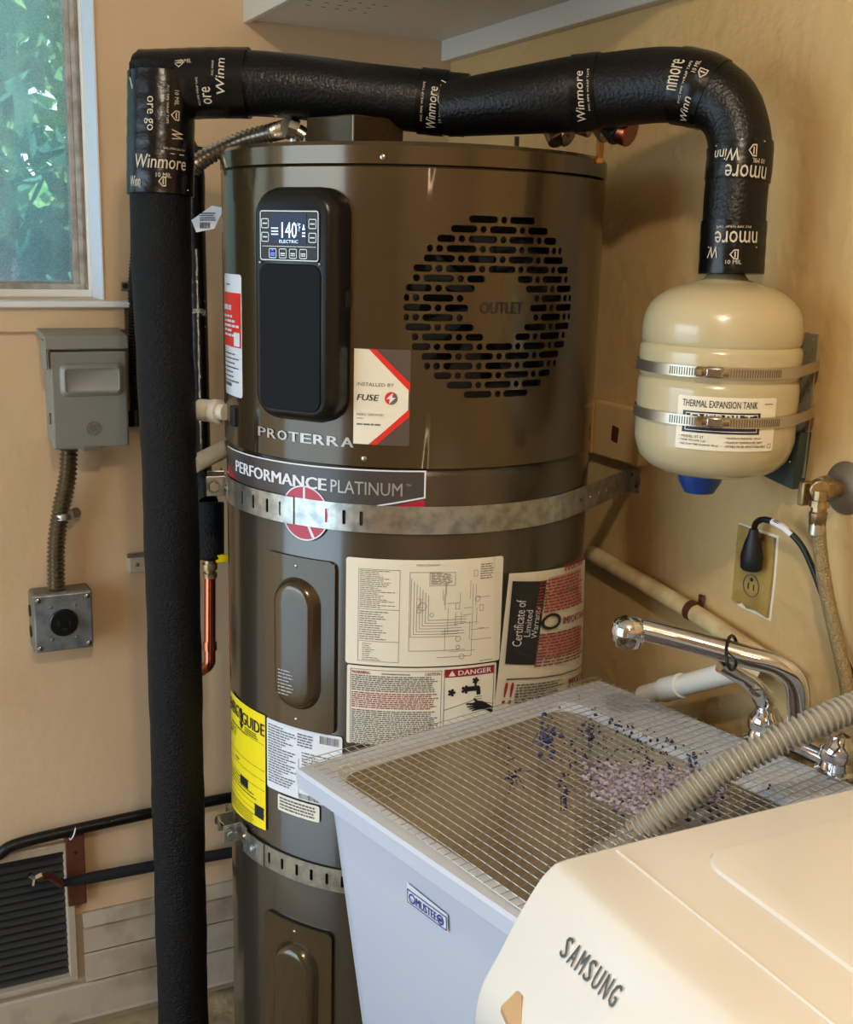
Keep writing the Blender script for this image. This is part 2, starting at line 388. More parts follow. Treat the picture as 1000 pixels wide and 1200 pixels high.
bm = bx(xs_[2], xs_[3], BW+.108, BW+.15, WZ0+.014, WZ1-.003); bx(xs_[1], xs_[2], BW+.102, BW+.15, WZ0+.014, WZ1-.003, bm); bx(xs_[0], xs_[1], BW+.112, BW+.15, WZ0+.014, WZ1-.003, bm)
bx(WX0+.03, xs_[3], BW+.104, BW+.15, WZ0+.014, WZ0+.024, bm); obj('sash', bm, 'alu', win, smooth=0, bevel=.001)
obj('pane', bx(WX0+.03, xs_[0]+.002, BW+.125, BW+.128, WZ0+.02, WZ1-.003), 'glass', win, smooth=0)
bm = bx(WX0-.02, WX1+.05, BW-.035, BW, WZ0-.012, WZ0-.001); bx(WX0, WX1-.003, BW, BW+.10, WZ0-.012, WZ0-.001, bm); obj('sill', bm, 'trim', win, smooth=0, bevel=.003)
bm = bx(WX0-.02, WX1+.035, BW-.016, BW, WZ0-.056, WZ0-.010); obj('apron', bm, 'wallB', win, smooth=0, bevel=.003)
# ---- garden outside
struct('ground', bx(-6, 5, BW+.20, 9, -.15, -.05), 'soil', smooth=0)
rnd = random.Random(3)
def leaves(name, cx, cy, cz, sx, sy, sz, n, m, par, size=.06):
    bm = B()
    for i in range(n):
        p = Vector((cx+rnd.gauss(0, sx), cy+rnd.gauss(0, sy), cz+rnd.gauss(0, sz))); a = Vector((rnd.gauss(0, 1), rnd.gauss(0, 1), rnd.gauss(0, 1))).normalized()
        b = a.orthogonal().normalized(); s = size*(.6+rnd.random()); b = (Matrix.Rotation(rnd.random()*6, 3, a) @ b); c = a.cross(b)
        bm.faces.new([bm.verts.new(q) for q in (p-b*s, p-b*s*.2+c*s*.33, p+b*s*.5+c*s*.22, p+b*s, p+b*s*.5-c*s*.22, p-b*s*.2-c*s*.33)])
    o = obj(name, bm, m, par, smooth=0, recalc=False); o['kind'] = 'stuff'; return o
for (x, y, h, n, lb, m) in ((-.30, 3.7, 3.2, 1500, 'grey-trunked garden tree seen at the left edge of the window', 'leaf'), (.42, 4.3, 3.4, 1500, 'garden tree with thick trunk behind the right side of the pane', 'leaf')):
    t = thing('garden_tree', lb, 'tree', (x, y, -.05))
    obj('trunk', tube(B(), smoothpath([(x, y, -.05), (x+.03, y, 1.2), (x-.05, y, 2.2), (x, y, h)], 5), [.1]*16, 12), 'bark', t)
    leaves('foliage', x, y, 2.55, .6, .3, .35, n, m, t, .07)
t = thing('garden_shrub', 'low blue-green leafy shrub just outside the window bottom', 'shrub', (-.1, 3.1, -.05))
obj('stem', tube(B(), [(-.1, 3.1, -.05), (-.05, 3.1, .7), (-.1, 3.1, 1.3)], [.03, .02, .01], 8), 'bark', t)
leaves('foliage', -.05, 3.1, 1.35, .5, .2, .30, 2600, 'leaf2', t, .055)
t = thing('garden_hedge', 'pale green hedge far behind the tree trunks outside', 'hedge', (0, 6, -.05))
obj('stem', tube(B(), [(0, 6, -.05), (0, 6, 1.5)], [.05, .03], 8), 'bark', t)
leaves('foliage', 0, 6, 1.6, 1.7, .3, .7, 2600, 'leaf', t, .13)
# ---- shelf in the corner under the ceiling
ZS = 1.983; SX0 = .686
sf = thing('corner_shelf', 'white painted shelf in the corner above the water heater', 'shelf', (SX0, BW, ZS))
shx1 = .995
bm = B(); hol = []
vx = [atz(u, v, ZS) for u, v in ((361, 6), (383, 3), (406, 1), (363, 0), (379, 8), (398, 6), (422, 3), (438, 5), (415, 10), (432, 9), (452, 7), (410, 12), (428, 15), (395, 10))]
obj('shelf_board', bx(SX0+.012, RW-.022, 1.35, BW, ZS, ZS+.02), 'shelf', sf, smooth=0)
bm = B()
for p in vx:
    shape(bm, [rrect(p.x-.0045, p.x+.0045, p.y-.002, p.y+.002, .0015)], lambda u, v, w: Vector((u, v, ZS-w)), .0004, 0)
obj('vent_holes', bm, 'dark', sf, smooth=0, recalc=False)['kind'] = 'stuff'
obj('end_panel', bx(SX0, SX0+.012, 1.35, BW, ZS-.006, CZ-.25), 'shelf', sf, smooth=0, bevel=.002)
obj('ledger', bx(RW-.022, RW, 1.35, BW, 1.945, ZS+.02), 'shelf', sf, smooth=0, bevel=.002)
# warm bulb globe
t = thing('ceiling_lamp', 'warm bulb in a small ceiling holder, out of frame', 'lamp', (BULB.x, BULB.y, CZ))
obj('lamp_base', lathe(B(), (BULB.x, BULB.y, CZ-.005), (0, 0, -1), [(0, .06), (.03, .055), (.045, .03), (.08, .028)], 24), 'white', t)

# ================================================================== WATER HEATER
H = thing('water_heater', 'tall grey-brown heat pump water heater strapped in the corner', 'water heater', (HC.x, HC.y, 0))
ZSEAM, ZRIM, ZLID = 1.301, 1.687, 1.716
obj('tank_shell', lathe(B(), HC, (0, 0, 1), [(.0, HR-.01), (.02, HR-.002), (.025, HR-.0025), (ZSEAM-.014, HR-.0025), (ZSEAM-.008, HR-.006), (ZSEAM-.002, HR-.008)], 128), 'shell2', H)
# upper shell with an opening for the outlet grille
GU, GZ, GRX, GRZ = .121, 1.5115, .131, .1195
gu0, gu1, gz0, gz1 = GU-.140, GU+.140, GZ-.130, GZ+.130
bm = B()
def patch(u0, u1, v0, v1, n):
    for i in range(n):
        a, b = u0+(u1-u0)*i/n, u0+(u1-u0)*(i+1)/n
        bm.faces.new([bm.verts.new(cyl(*p, 0)) for p in ((a, v0), (b, v0), (b, v1), (a, v1))])
zb, zt = ZSEAM, ZRIM-.003
full = 2*pi*HR
patch(gu0, gu1, zb, gz0, 40); patch(gu0, gu1, gz1, zt, 40); patch(gu1, gu0+full, zb, gz0, 100); patch(gu1, gu0+full, gz0, gz1, 100); patch(gu1, gu0+full, gz1, zt, 100)
for z, zz, r2 in ((zb, zb-.003, HR-.006), (zt, zt+.003, HR-.004)):
    for i in range(140):
        a, b = 2*pi*i/140, 2*pi*(i+1)/140
        q = [HC+Vector((math.cos(t)*r, math.sin(t)*r, h)) for t, r, h in ((a, HR, z), (b, HR, z), (b, r2, zz), (a, r2, zz))]
        bm.faces.new([bm.verts.new(p) for p in q])
bmesh.ops.remove_doubles(bm, verts=bm.verts, dist=.0001)
obj('upper_shell', bm, 'shell', H)
obj('lid', lathe(B(), HC, (0, 0, 1), [(ZRIM, HR-.006), (ZRIM+.001, HR+.001), (ZLID-.006, HR+.001), (ZLID-.001, HR-.003), (ZLID, HR-.009), (ZLID+.0005, 0)], 128), 'shell', H)
obj('inner_drum', lathe(B(), HC, (0, 0, 1), [(ZSEAM-.01, HR-.045), (ZRIM, HR-.045)], 64), 'dark', H)
# grille panel: slots and dots
bm = B(); NR = 19; pitch = .01245; P_ = .0575; sh_ = .0045; cz = []
for j in range(NR):
    zc = GZ+(9-j)*pitch; dy = (zc-GZ)
    wo = GRX*math.sqrt(max(0, 1-(dy/GRZ)**2)) if abs(dy) < GRZ else 0
    if j in (0, 18): wo = .050
    wi = 0
    if 6 <= j <= 12: wi = {3: .024, 2: .038, 1: .044, 0: .046}[abs(j-9)]
    ph = 0 if j % 2 == 0 else P_/2
    dots = [k*P_+ph for k in range(-4, 5)]
    H_ = []                                            # intervals (a, b)
    for d in dots: H_.append((d-sh_, d+sh_))
    for d in dots[:-1]: H_.append((d+sh_+.0042, d+P_-sh_-.0042))
    res = []
    for a, b in sorted(H_):
        for lo, hi in (((-wo, -wi), (wi, wo)) if wi else ((-wo, wo),)):
            c, d = max(a, lo), min(b, hi)
            if d-c > .0055: res.append((c, d))
    res.sort(); g2 = []
    for a, b in res:
        if g2 and a-g2[-1][1] < .002: continue
        g2.append((a, b))
    z0_, z1_ = (zc-pitch/2 if j < NR-1 else gz0), (zc+pitch/2 if j else gz1)
    holes = []
    for a, b in g2: holes.append(((a+b)/2+GU, rrect(GU+a, GU+b, zc-sh_, zc+sh_, min(sh_, (b-a)/2)-.00002, 4)))
    # cell borders must fall between neighbouring holes
    ed = [gu0]+[GU+(x[1]+y[0])/2 for x, y in zip(g2, g2[1:])]+[gu1]
    for (uc, pg), a, b in zip(holes, ed, ed[1:]): shape(bm, [rrect(a, b, z0_, z1_), pg], cyl, 0, .012, .0015)
gp = obj('outlet_grille', bm, 'shell', H)
put('outlet_lettering', text(B(), 'OUTLET', cyl, GU-.030, GU+.034, GZ-.007, GZ+.008, .0008, .02), 'ink', gp)
# condenser fan just visible behind the slots
bm = B(); fo = HC+N0*math.cos(GU/HR)*(HR-.035)+T0*math.sin(GU/HR)*(HR-.035)+Vector((0, 0, GZ)); fn = (N0*math.cos(GU/HR)+T0*math.sin(GU/HR)).normalized()
fs = frame(fo, Vector((-fn.y, fn.x, 0)), (0, 0, 1), fn)
for k in range(7):
    a = 2*pi*k/7
    q = [(math.cos(a+d)*r, math.sin(a+d)*r, w) for d, r, w in ((0, .02, .002), (.35, .02, -.006), (.55, .1, -.008), (.1, .1, .008))]
    bm.faces.new([bm.verts.new(fs(*p)) for p in q])
rod(bm, fs(0, 0, -.006), fs(0, 0, .01), .024); obj('fan', bm, 'blackpl2', H, smooth=0)
# control cover
CA = math.radians(-29.2); cn = (N0*math.cos(CA)+T0*math.sin(CA)); ct = Vector((-cn.y, cn.x, 0))
if ct.dot(T0) < 0: ct = -ct
CS = frame(HC+Vector((0, 0, 1.508)), ct, (0, 0, 1), cn)
bm = B(); rings = []
for w, hw, hh, r in ((.262, .064, .150, .034), (.296, .064, .150, .034), (.306, .062, .147, .032), (.314, .057, .141, .027), (.3165, .053, .137, .024)):
    rings.append([bm.verts.new(CS(p[0], p[1], w)) for p in rrect(-hw, hw, -hh, hh, r, 8)])
for a, b in zip(rings, rings[1:]):
    for k in range(len(a)): bm.faces.new((a[k], a[(k+1) % len(a)], b[(k+1) % len(a)], b[k]))
bm.faces.new(rings[-1])
cc = obj('control_cover', bm, 'blackpl', H, smooth=50)
sh('cover_door', [rrect(-.049, .046, -.134, .054, .014)], CS, 'blackpl2', H, w=.3185, du=0, thick=.003, bevel=.001)
obj('latch', bx(-.001, .001, -.001, .001, -.001, .001) if 0 else box(B(), (.0645, .012, .280), (.002, .022, .016), CS), 'dark', H, smooth=0)
CSd = lambda u, v, w: CS(u*.90, (v-.096)*.94+.089, w)
dp = sh('display_panel', [rrect(-.053, .049, .062, .130, .004)], CSd, 'blackgl', H, w=.3185, du=0, thick=.003)
sh('display_border', frame_loops(-.052, .048, .063, .129, .0012, .004), CSd, 'silver', dp, w=.3190, du=0)
sh('display_screen', [rrect(-.034, .028, .085, .126, .002)], CSd, 'lcd', dp, w=.3190, du=0)
bm = B(); text(bm, '140', CSd, -.014, .012, .093, .114, .3195, .01); text(bm, '°F', CSd, .013, .018, .102, .113, .3195); text(bm, 'ELECTRIC', CSd, -.018, .014, .0865, .0905, .3195)
for i in range(3): bar(bm, CSd, -.032, -.020, .097+i*.004, .0985+i*.004, .3195)
shape(bm, [[(.021, .104), (.026, .104), (.0235, .112)]], CSd, .3195, 0); bar(bm, CSd, .021, .026, .099, .101, .3195); bar(bm, CSd, .021, .026, .095, .097, .3195)
put('display_digits', bm, 'lcdtx', dp)
bm = B(); bar(bm, CSd, -.048, .044, .0815, .0822, .3192); put('divider', bm, 'silver', dp)
for i, (u, v) in enumerate([(-.043, .112), (-.043, .094), (.038, .112), (.038, .094), (-.030, .0725), (-.0125, .0725), (.005, .0725), (.0225, .0725)]):
    o = sh('button', frame_loops(u-.0065, u+.0065, v-.0065, v+.0065, .001, .002), CSd, 'silver', dp, w=.3191, du=0)
    bm = B(); bar(bm, CSd, u-.004, u+.004, v-.0008, v+.0008, .3192)
    if i > 3: bar(bm, CSd, u-.004, u+.004, v-.0032, v-.002, .3192)
    for q in bm.verts: pass
    put('button_mark', bm, 'led' if i == 4 else 'silver', dp)
o = sh('indicator_light', [circ(-.030, .0775, .0015, 10)], CSd, 'led', dp, w=.3194, du=0)
for u, v in ((-.0475, .055), (.0445, .055)): screw('screw', CS(u, v, .3185), cn, .0018, 'silver', H, .001)
# brand lettering (metal letters, one by one)
for k, ch in enumerate('PROTERRA'):
    u = -.2335+k*.0205; sh_m = {0: 'silver'}.get(k, 'silver')
    o = put('brand_letter', text(B(), ch, cyl, u, u+.0165, 1.326, 1.339, .0012, .03), sh_m, H)
# installer sticker
ins = sh('installer_sticker', [rrect(-.0739, .0012, 1.331, 1.457, .002)], cyl, 'clear', H)
sh('cream_panel', [[(-.0735, 1.3315), (-.0525, 1.3315), (-.0010, 1.3775), (-.0010, 1.4065), (-.0480, 1.4565), (-.0735, 1.4565)]], cyl, 'paper', ins, w=.0009)
bm = B(); shape(bm, [[(-.0535, 1.4565), (-.0440, 1.4565), (.0008, 1.4140), (.0008, 1.4030)]], cyl, .0012); put('red_stripe', bm, 'bright', ins); bm = shape(B(), [[(.0008, 1.3805), (.0008, 1.3700), (-.0420, 1.3315), (-.0515, 1.3315)]], cyl, .0012); put('red_stripe', bm, 'bright', ins)
bm = text(B(), 'INSTALLED BY', cyl, -.0690, -.0200, 1.4085, 1.4130, .0013); text(bm, 'NEED SERVICE?', cyl, -.0690, -.0330, 1.3695, 1.3725, .0013); bar(bm, cyl, -.069, -.060, 1.3655, 1.3662, .0013); lines(bm, cyl, -.0690, -.0330, 1.3560, 1.3600, 1, 17, .0013, word=.15); put('sticker_text', bm, 'ink2', ins)
put('sticker_name', text(B(), 'FUSE', cyl, -.0690, -.0395, 1.3895, 1.3975, .0013, .02, shear=.2), 'ink', ins)
sh('logo_red', [[(-.0235+.0085*math.cos(math.radians(a)), 1.3935+.0085*math.sin(math.radians(a))) for a in range(60, 261, 20)]], cyl, 'bright', ins, w=.0013)
sh('logo_grey', [[(-.0235+.0085*math.cos(math.radians(a)), 1.3935+.0085*math.sin(math.radians(a))) for a in range(-100, 61, 20)]], cyl, 'ink2', ins, w=.0013)
sh('logo_bolt', [[(-.0210, 1.4010), (-.0300, 1.3925), (-.0252, 1.3925), (-.0262, 1.3860), (-.0175, 1.3945), (-.0222, 1.3945)]], cyl, 'white', ins, w=.0016)
screw('screw', cyl(-.0582, 1.3118, 0), cyl(-.0582, 0, 1)-cyl(-.0582, 0, 0), .0042, 'steel', H); 
u_, z_ = hit(449, 184); screw('screw', cyl(u_, z_, .001), cyl(u_, 0, 1)-cyl(u_, 0, 0), .004, 'steel', H)
# name band
nb = sh('name_band', [[(-.345, 1.2500), (-.345, 1.2940), (.0235, 1.2975), (.0235, 1.2590), (-.020, 1.2480)]], cyl, 'ink2', H, w=.0004)
nb.data.materials[0] = mat('name_band_grey', (66, 62, 60), .28)
bm = B(); shape(bm, [[(-.345, 1.2925), (-.345, 1.2942), (.0245, 1.2985), (.0245, 1.2965)]], cyl, .0010); shape(bm, [[(.0222, 1.2975), (.0245, 1.2985), (.0245, 1.2605), (.0222, 1.2620)]], cyl, .0011); shape(bm, [[(.0240, 1.2610), (-.0400, 1.2480), (-.0400, 1.2500), (.0230, 1.2630)]], cyl, .0012)
put('band_border', bm, 'white', nb)
put('band_name_bold', text(B(), 'PERFORMANCE', cyl, -.302, -.112, 1.2640, 1.2805, .0012, .03), 'white', nb)
put('band_name_light', text(B(), 'PLATINUM', cyl, -.105, -.0065, 1.2630, 1.2805, .0012, -.004), 'silver', nb)
put('trademark', text(B(), 'TM', cyl, -.0015, .005, 1.2765, 1.280, .0012), 'silver', nb)
put('red_corner', shape(B(), [[(-.345, 1.2700), (-.300, 1.2510), (-.345, 1.2510)]], cyl, .0007), 'rheemred', nb); bm = shape(B(), [[(-.018, 1.2490), (.0235, 1.2590), (.0235, 1.2490)]], cyl, .0007); put('red_corner', bm, 'rheemred', nb)
rd = sh('round_badge', [circ(-.1459, 1.2290, .0385, 40)], cyl, 'white', H, w=.0013)
sh('badge_red', [circ(-.1459, 1.2290, .0365, 40)], cyl, 'rheemred', rd, w=.0016)
bm = B(); bar(bm, cyl, -.1475, -.1440, 1.226, 1.265, .0019); shape(bm, [[(-.1475, 1.226), (-.1440, 1.226), (-.128, 1.196), (-.133, 1.196)]], cyl, .0019); put('badge_stroke', bm, 'white', rd)
# small red and white sticker high on the left side
st = sh('quality_sticker', [rrect(-.355, -.277, 1.372, 1.5435, .006)], cyl, 'white', H)
sh('red_field', [rrect(-.358, -.279, 1.4420, 1.5180, .001)], cyl, 'bright', st, w=.0009)
bm = lines(B(), cyl, -.352, -.312, 1.4910, 1.5030, 1, 2, .0014, fill=.6, word=.3); lines(bm, cyl, -.352, -.285, 1.455, 1.488, 5, 3, .0014, full=.5, word=.2); bar(bm, cyl, -.304, -.283, 1.444, 1.463, .0014); put('white_print', bm, 'white', st)
bm = lines(B(), cyl, -.350, -.285, 1.39, 1.435, 7, 9, .0012, fill=.3, full=.5, word=.15); bar(bm, cyl, -.351, -.318, 1.385, 1.390, .0012); lines(bm, cyl, -.340, -.318, 1.527, 1.531, 1, 6, .0012, word=.3); put('dark_print', bm, 'ink2', st)
# wiring diagram sheet
wd = sh('wiring_diagram', [rrect(-.0817, .1400, 1.0235, 1.1755, .004)], cyl, 'paper', H)
bm = text(B(), 'WIRING DIAGRAM', cyl, .014, .046, 1.167, 1.170, .001)
for a, b, c, d in ((-.064, -.007, 1.029, 1.161),): shape(bm, frame_loops(a, b, c, d, .0005), cyl, .001)
for z in (1.104, 1.058): bar(bm, cyl, -.064, -.007, z, z+.0006)
lines(bm, cyl, -.062, -.012, 1.106, 1.160, 20, 5, fill=.35, full=.5, word=.1); lines(bm, cyl, -.062, -.016, 1.060, 1.102, 13, 6, fill=.35, full=.4, word=.1); lines(bm, cyl, -.058, -.03, 1.03, 1.056, 9, 8, fill=.3, full=.3, word=.15)
lines(bm, cyl, .105, .125, 1.145, 1.168, 7, 11, fill=.4, word=.25); lines(bm, cyl, .108, .130, 1.026, 1.028, 1, 12)
put('table_print', bm, 'ink2', wd)
bm = B(); rr = random.Random(21)
shape(bm, frame_loops(.033, .069, 1.139, 1.158, .0006), cyl, .001)
lines(bm, cyl, .035, .066, 1.141, 1.157, 9, 4, fill=.45, word=.3)
for k in range(7): bar(bm, cyl, .008+k*.004, .0086+k*.004, 1.066+k*.004, 1.150-k*.004); bar(bm, cyl, .008+k*.004, .070+rr.random()*.02, 1.066+k*.004, 1.0666+k*.004)
for k in range(26):
    u = .05+rr.random()*.055; v = 1.04+rr.random()*.09; L = .008+rr.random()*.03
    if k % 2: bar(bm, cyl, u, min(u+L, .125), v, v+.0005)
    else: bar(bm, cyl, u, u+.0005, v, min(v+L, 1.15))
for u, v, r in ((.102, 1.118, .004), (.075, 1.062, .004), (.081, 1.036, .004), (.024, 1.110, .006), (.037, 1.098, .003), (.075, 1.05, .003)): shape(bm, ring(u, v, r, .0006, 14), cyl, .001)
bar(bm, cyl, .006, .050, 1.158, 1.1586); bar(bm, cyl, .006, .0066, 1.046, 1.158); bar(bm, cyl, .006, .085, 1.046, 1.0466); bar(bm, cyl, .045, .095, 1.036, 1.0366); bar(bm, cyl, .0945, .095, 1.036, 1.14)
for u, v in ((.095, 1.150), (.070, 1.105), (.105, 1.10), (.017, 1.101), (.016, 1.112)): shape(bm, frame_loops(u, u+.006, v, v+.009, .0005), cyl, .001)
put('circuit_print', bm, 'ink2', wd)
# caution and danger label below it
wl = sh('caution_label', [rrect(-.0790, .1355, .905, 1.0215, .003)], cyl, 'paper', H)
bm = B(); shape(bm, frame_loops(-.074, .0535, .905, 1.017, .0007), cyl, .001); lines(bm, cyl, -.072, .051, .985, 1.009, 8, 31, fill=.55, full=.9, word=.04); lines(bm, cyl, -.072, .051, .905, .958, 18, 33, fill=.55, full=.9, word=.04); lines(bm, cyl, -.03, .012, 1.010, 1.0135, 1, 19)
put('caution_print', bm, 'ink2', wl)
bm = text(B(), 'WARNING', cyl, -.072, -.046, 1.010, 1.0145, .001, .02); text(bm, 'CAUTION', cyl, .030, .051, 1.010, 1.0145, .001, .02); lines(bm, cyl, -.072, .051, .960, .984, 8, 37, fill=.55, full=.9, word=.04); put('red_print', bm, 'redtx', wl)
sh('danger_header', [rrect(.0580, .1310, 1.0060, 1.0175)], cyl, 'red', wl, w=.0010)
bm = text(B(), 'DANGER', cyl, .0770, .1270, 1.0085, 1.0155, .0014, .02); shape(bm, [[(.063, 1.008), (.073, 1.008), (.068, 1.0162)]], cyl, .0014); put('danger_lettering', bm, 'white', wl)
bm = B(); shape(bm, frame_loops(.0570, .1320, .930, 1.0180, .0008), cyl, .0011)
for u, v, r in ((.068, .9835, .0050), (.088, .9865, .0055), (.103, .9985, .0045)):
    for k in range(5): a = k*2*pi/5; shape(bm, [circ(u+r*.75*math.cos(a), v+r*.75*math.sin(a), r*.42, 10)], cyl, .0012+k*.00002)
    shape(bm, [circ(u, v, r*.55, 10)], cyl, .0014)
shape(bm, [[(.088, .9835), (.088, .9905), (.108, .9905), (.1105, .988), (.1115, .977), (.1055, .977), (.1045, .983)]], cyl, .0012); bar(bm, cyl, .1015, .1045, .988, .998, .0013)
shape(bm, [[(.058, .9585), (.058, .9578), (.100, .9690), (.131, .9600), (.131, .9607), (.100, .9697)]], cyl, .0011); bar(bm, cyl, .103, .114, .9735, .9742); bar(bm, cyl, .1035, .1135, .9700, .9707)
hand = [(.0900, .9660), (.1000, .9655), (.1035, .9670), (.1000, .9715), (.1025, .9725), (.1075, .9680), (.1150, .9665), (.1310, .9560), (.1310, .9460), (.1170, .9540), (.1080, .9540), (.0990, .9530), (.0985, .9545), (.1040, .9565), (.0950, .9560), (.0945, .9575), (.1025, .9590), (.0915, .9595), (.0910, .9610), (.1020, .9620), (.0895, .9635)]
shape(bm, [hand], cyl, .0013); lines(bm, cyl, .060, .12, .931, .937, 2, 8)
put('danger_picture', bm, 'ink', wl)
# access covers
for (u0, u1, v0, v1, nm) in ((-.2180, -.0965, .9135, 1.1660, 1), (-.2230, -.0975, .33, .6000, 0)):
    uc, vc, hu, hv = (u0+u1)/2, (v0+v1)/2, (u1-u0)/2, (v1-v0)/2; hx, hy = hu*.64, hv*.77
    bm = shape(B(), [rrect(u0, u1, v0, v1, .010, 6), rrect(uc+.002-hx*.97, uc+.002+hx*.97, vc-hy*.97, vc+hy*.97, hx*.95, 10)], cyl, .0045, .01, .0045)
    rings = []
    for k, (s_, w) in enumerate(((1.0, .0040), (.985, .0050), (.95, .0075), (.88, .0125), (.80, .0160), (.72, .0178), (.62, .0185), (.3, .0187))):
        X_, Y_ = hx*s_, hy-(hx-hx*s_); rings.append([bm.verts.new(cyl(uc+.002+p[0], vc+p[1], w)) for p in rrect(-X_, X_, -Y_, Y_, X_*.98, 10)])
    for a, b in zip(rings, rings[1:]):
        for k in range(len(a)): bm.faces.new((a[k], a[(k+1) % len(a)], b[(k+1) % len(a)], b[k]))
    bm.faces.new(rings[-1])
    ac = obj('access_cover', bm, 'shell', H, smooth=60); 
    for vv in (v1-.013, v0+.013): screw('screw', cyl(uc, vv, .0045), cyl(uc, 0, 1)-cyl(uc, 0, 0), .0028, 'steel', ac, .0015)
    if nm: put('embossed_text', lines(B(), cyl, uc-.020, uc+.008, vc-.075, vc-.035, 8, 41, .0193, fill=.3, full=.6, word=.2), 'silver', ac)
# energy label, rating plate and notice
eg = sh('energy_label', [[(-.352, .7120), (-.2235, .7280), (-.2235, .9120), (-.352, .9090)]], cyl, 'yellow', H)
bm = text(B(), 'ENERGY', cyl, -.350, -.296, .880, .900, .001, .03); text(bm, 'GUIDE', cyl, -.290, -.2255, .878, .897, .001, .03)
shape(bm, [[(-.297, .900), (-.290, .900), (-.290, .876), (-.284, .878), (-.2935, .866), (-.303, .878), (-.297, .876)]], cyl, .0011)
text(bm, '$117', cyl, -.348, -.316, .843, .860, .001, .01); lines(bm, cyl, -.282, -.240, .866, .876, 3, 3); lines(bm, cyl, -.34, -.26, .862, .866, 1, 4)
for z in (.864, .822, .806, .790, .760, .750, .742): bar(bm, cyl, -.350, -.226, z, z+.0007)
lines(bm, cyl, -.348, -.24, .766, .788, 4, 9, fill=.3, full=.4); lines(bm, cyl, -.348, -.24, .722, .742, 5, 12, fill=.3, full=.7); lines(bm, cyl, -.322, -.300, .810, .815, 1, 14)
bar(bm, cyl, -.300, -.272, .776, .790); bar(bm, cyl, -.252, -.228, .742, .762); put('energy_print', bm, 'ink', eg)
rp = sh('rating_plate', [rrect(-.2195, -.0850, .8020, .9120, .004)], cyl, 'white', H)
bm = lines(B(), cyl, -.216, -.160, .812, .905, 22, 51, fill=.45, full=.4, word=.1); lines(bm, cyl, -.150, -.095, .820, .878, 13, 52, fill=.4, full=.4, word=.12); lines(bm, cyl, -.158, -.128, .884, .905, 5, 53, word=.2); bar(bm, cyl, -.156, -.1553, .806, .865)
rr = random.Random(5)
for k in range(22): bar(bm, cyl, -.120+k*.0014, -.120+k*.0014+rr.choice((.0005, .0009)), .896, .908)
for k in range(40): bar(bm, cyl, -.155+k*.0016, -.155+k*.0016+rr.choice((.0005, .001)), .8035, .8115)
put('rating_print', bm, 'ink2', rp)
nt_ = sh('notice_sticker', [rrect(-.1960, -.1200, .7730, .7985, .003)], cyl, 'paper', H)
put('notice_print', lines(B(), cyl, -.192, -.124, .776, .796, 4, 61, full=.9, word=.08), 'ink2', nt_)
# box and conduit on the lid
nc = atd(414, 164, 1.55); nc.z = ZLID; fa = (N0*.74-T0*.67).normalized(); fb = (N0*.67+T0*.74).normalized()
jb = frame(nc, -fa, -fb, Vector((0, 0, 1)))
obj('junction_cover', box(B(), (0.0475, .0475, .020), (.095, .095, .041), frame(nc, -(N0*.70+T0*.72), -(N0*.72-T0*.70), Vector((0, 0, 1)))), 'shell', H, smooth=0, bevel=.002)
# condensate outlet plate on the left side
ou, oz = hit(276, 485); obj('drain_plate', box(B(), (ou, oz-.003, .002), (.018, .030, .008), cyl), 'black', H, smooth=0, bevel=.002)

# ================================================================== flexible conduit on the lid
def corr(pts, r, amp, pitch, seg=16, sub=4):
    p = resample([Vector(q) for q in pts], pitch/sub)
    return tube(B(), p, [r+amp*math.sin(2*pi*i/sub) for i in range(len(p))], seg)
cp = smoothpath([atd(226, 196, 1.72), atd(245, 182, 1.70), atd(285, 164, 1.68), atd(320, 155, 1.66), atd(338, 150, 1.63)], 10)
t = thing('power_conduit', 'shiny flexible metal conduit arching onto the heater lid', 'conduit', cp[0])
obj('conduit', corr(cp, .0106, .0028, .0080), 'flex', t)
p = cp[-1]; obj('connector', rod(rod(B(), p, p+Vector((.012, -.004, -.004)), .015, 8), p+Vector((.012, -.004, -.004)), p+Vector((.022, -.008, -.010)), .011), 'steel', t)
bm = rod(B(), p+Vector((.008, -.002, .0)), Vector((p.x+.008, p.y-.002, ZLID+.001)), .008); rod(bm, p+Vector((.02, -.01, .0)), Vector((p.x+.02, p.y-.01, ZLID+.001)), .004); box(bm, (p.x+.0, p.y-.0, ZLID+.004), (.04, .03, .006)); obj('bracket', bm, 'zinc', t)

# ================================================================== INSULATED PIPES
def pipeS(path, rad, s0, a0=0):                       # surface frame near arc length s0: u along axis, v round
    L = [0]
    for a, b in zip(path, path[1:]): L.append(L[-1]+(b-a).length)
    fr = frames(path)
    def S(u, v, w):
        s = max(0, min(L[-1]-1e-6, s0+u)); i = 0
        while i < len(L)-2 and L[i+1] < s: i += 1
        f = (s-L[i])/(L[i+1]-L[i]); P = path[i].lerp(path[i+1], f); t, a, b = fr[i]; t2, a2, b2 = fr[i+1]
        a = a.lerp(a2, f).normalized(); b = b.lerp(b2, f).normalized()
        r = rad(s) if callable(rad) else rad; th = a0-v/r
        return P+(a*math.cos(th)+b*math.sin(th))*(r+w)
    return S
def face_ang(path, s0):                                # angle round the pipe that looks at the room side (towards camera place)
    L = 0
    for i, (a, b) in enumerate(zip(path, path[1:])):
        L += (b-a).length
        if L >= s0: break
    t, a_, b_ = frames(path)[i]; d = (CC-path[i]).normalized()
    return math.atan2(d.dot(b_), d.dot(a_))
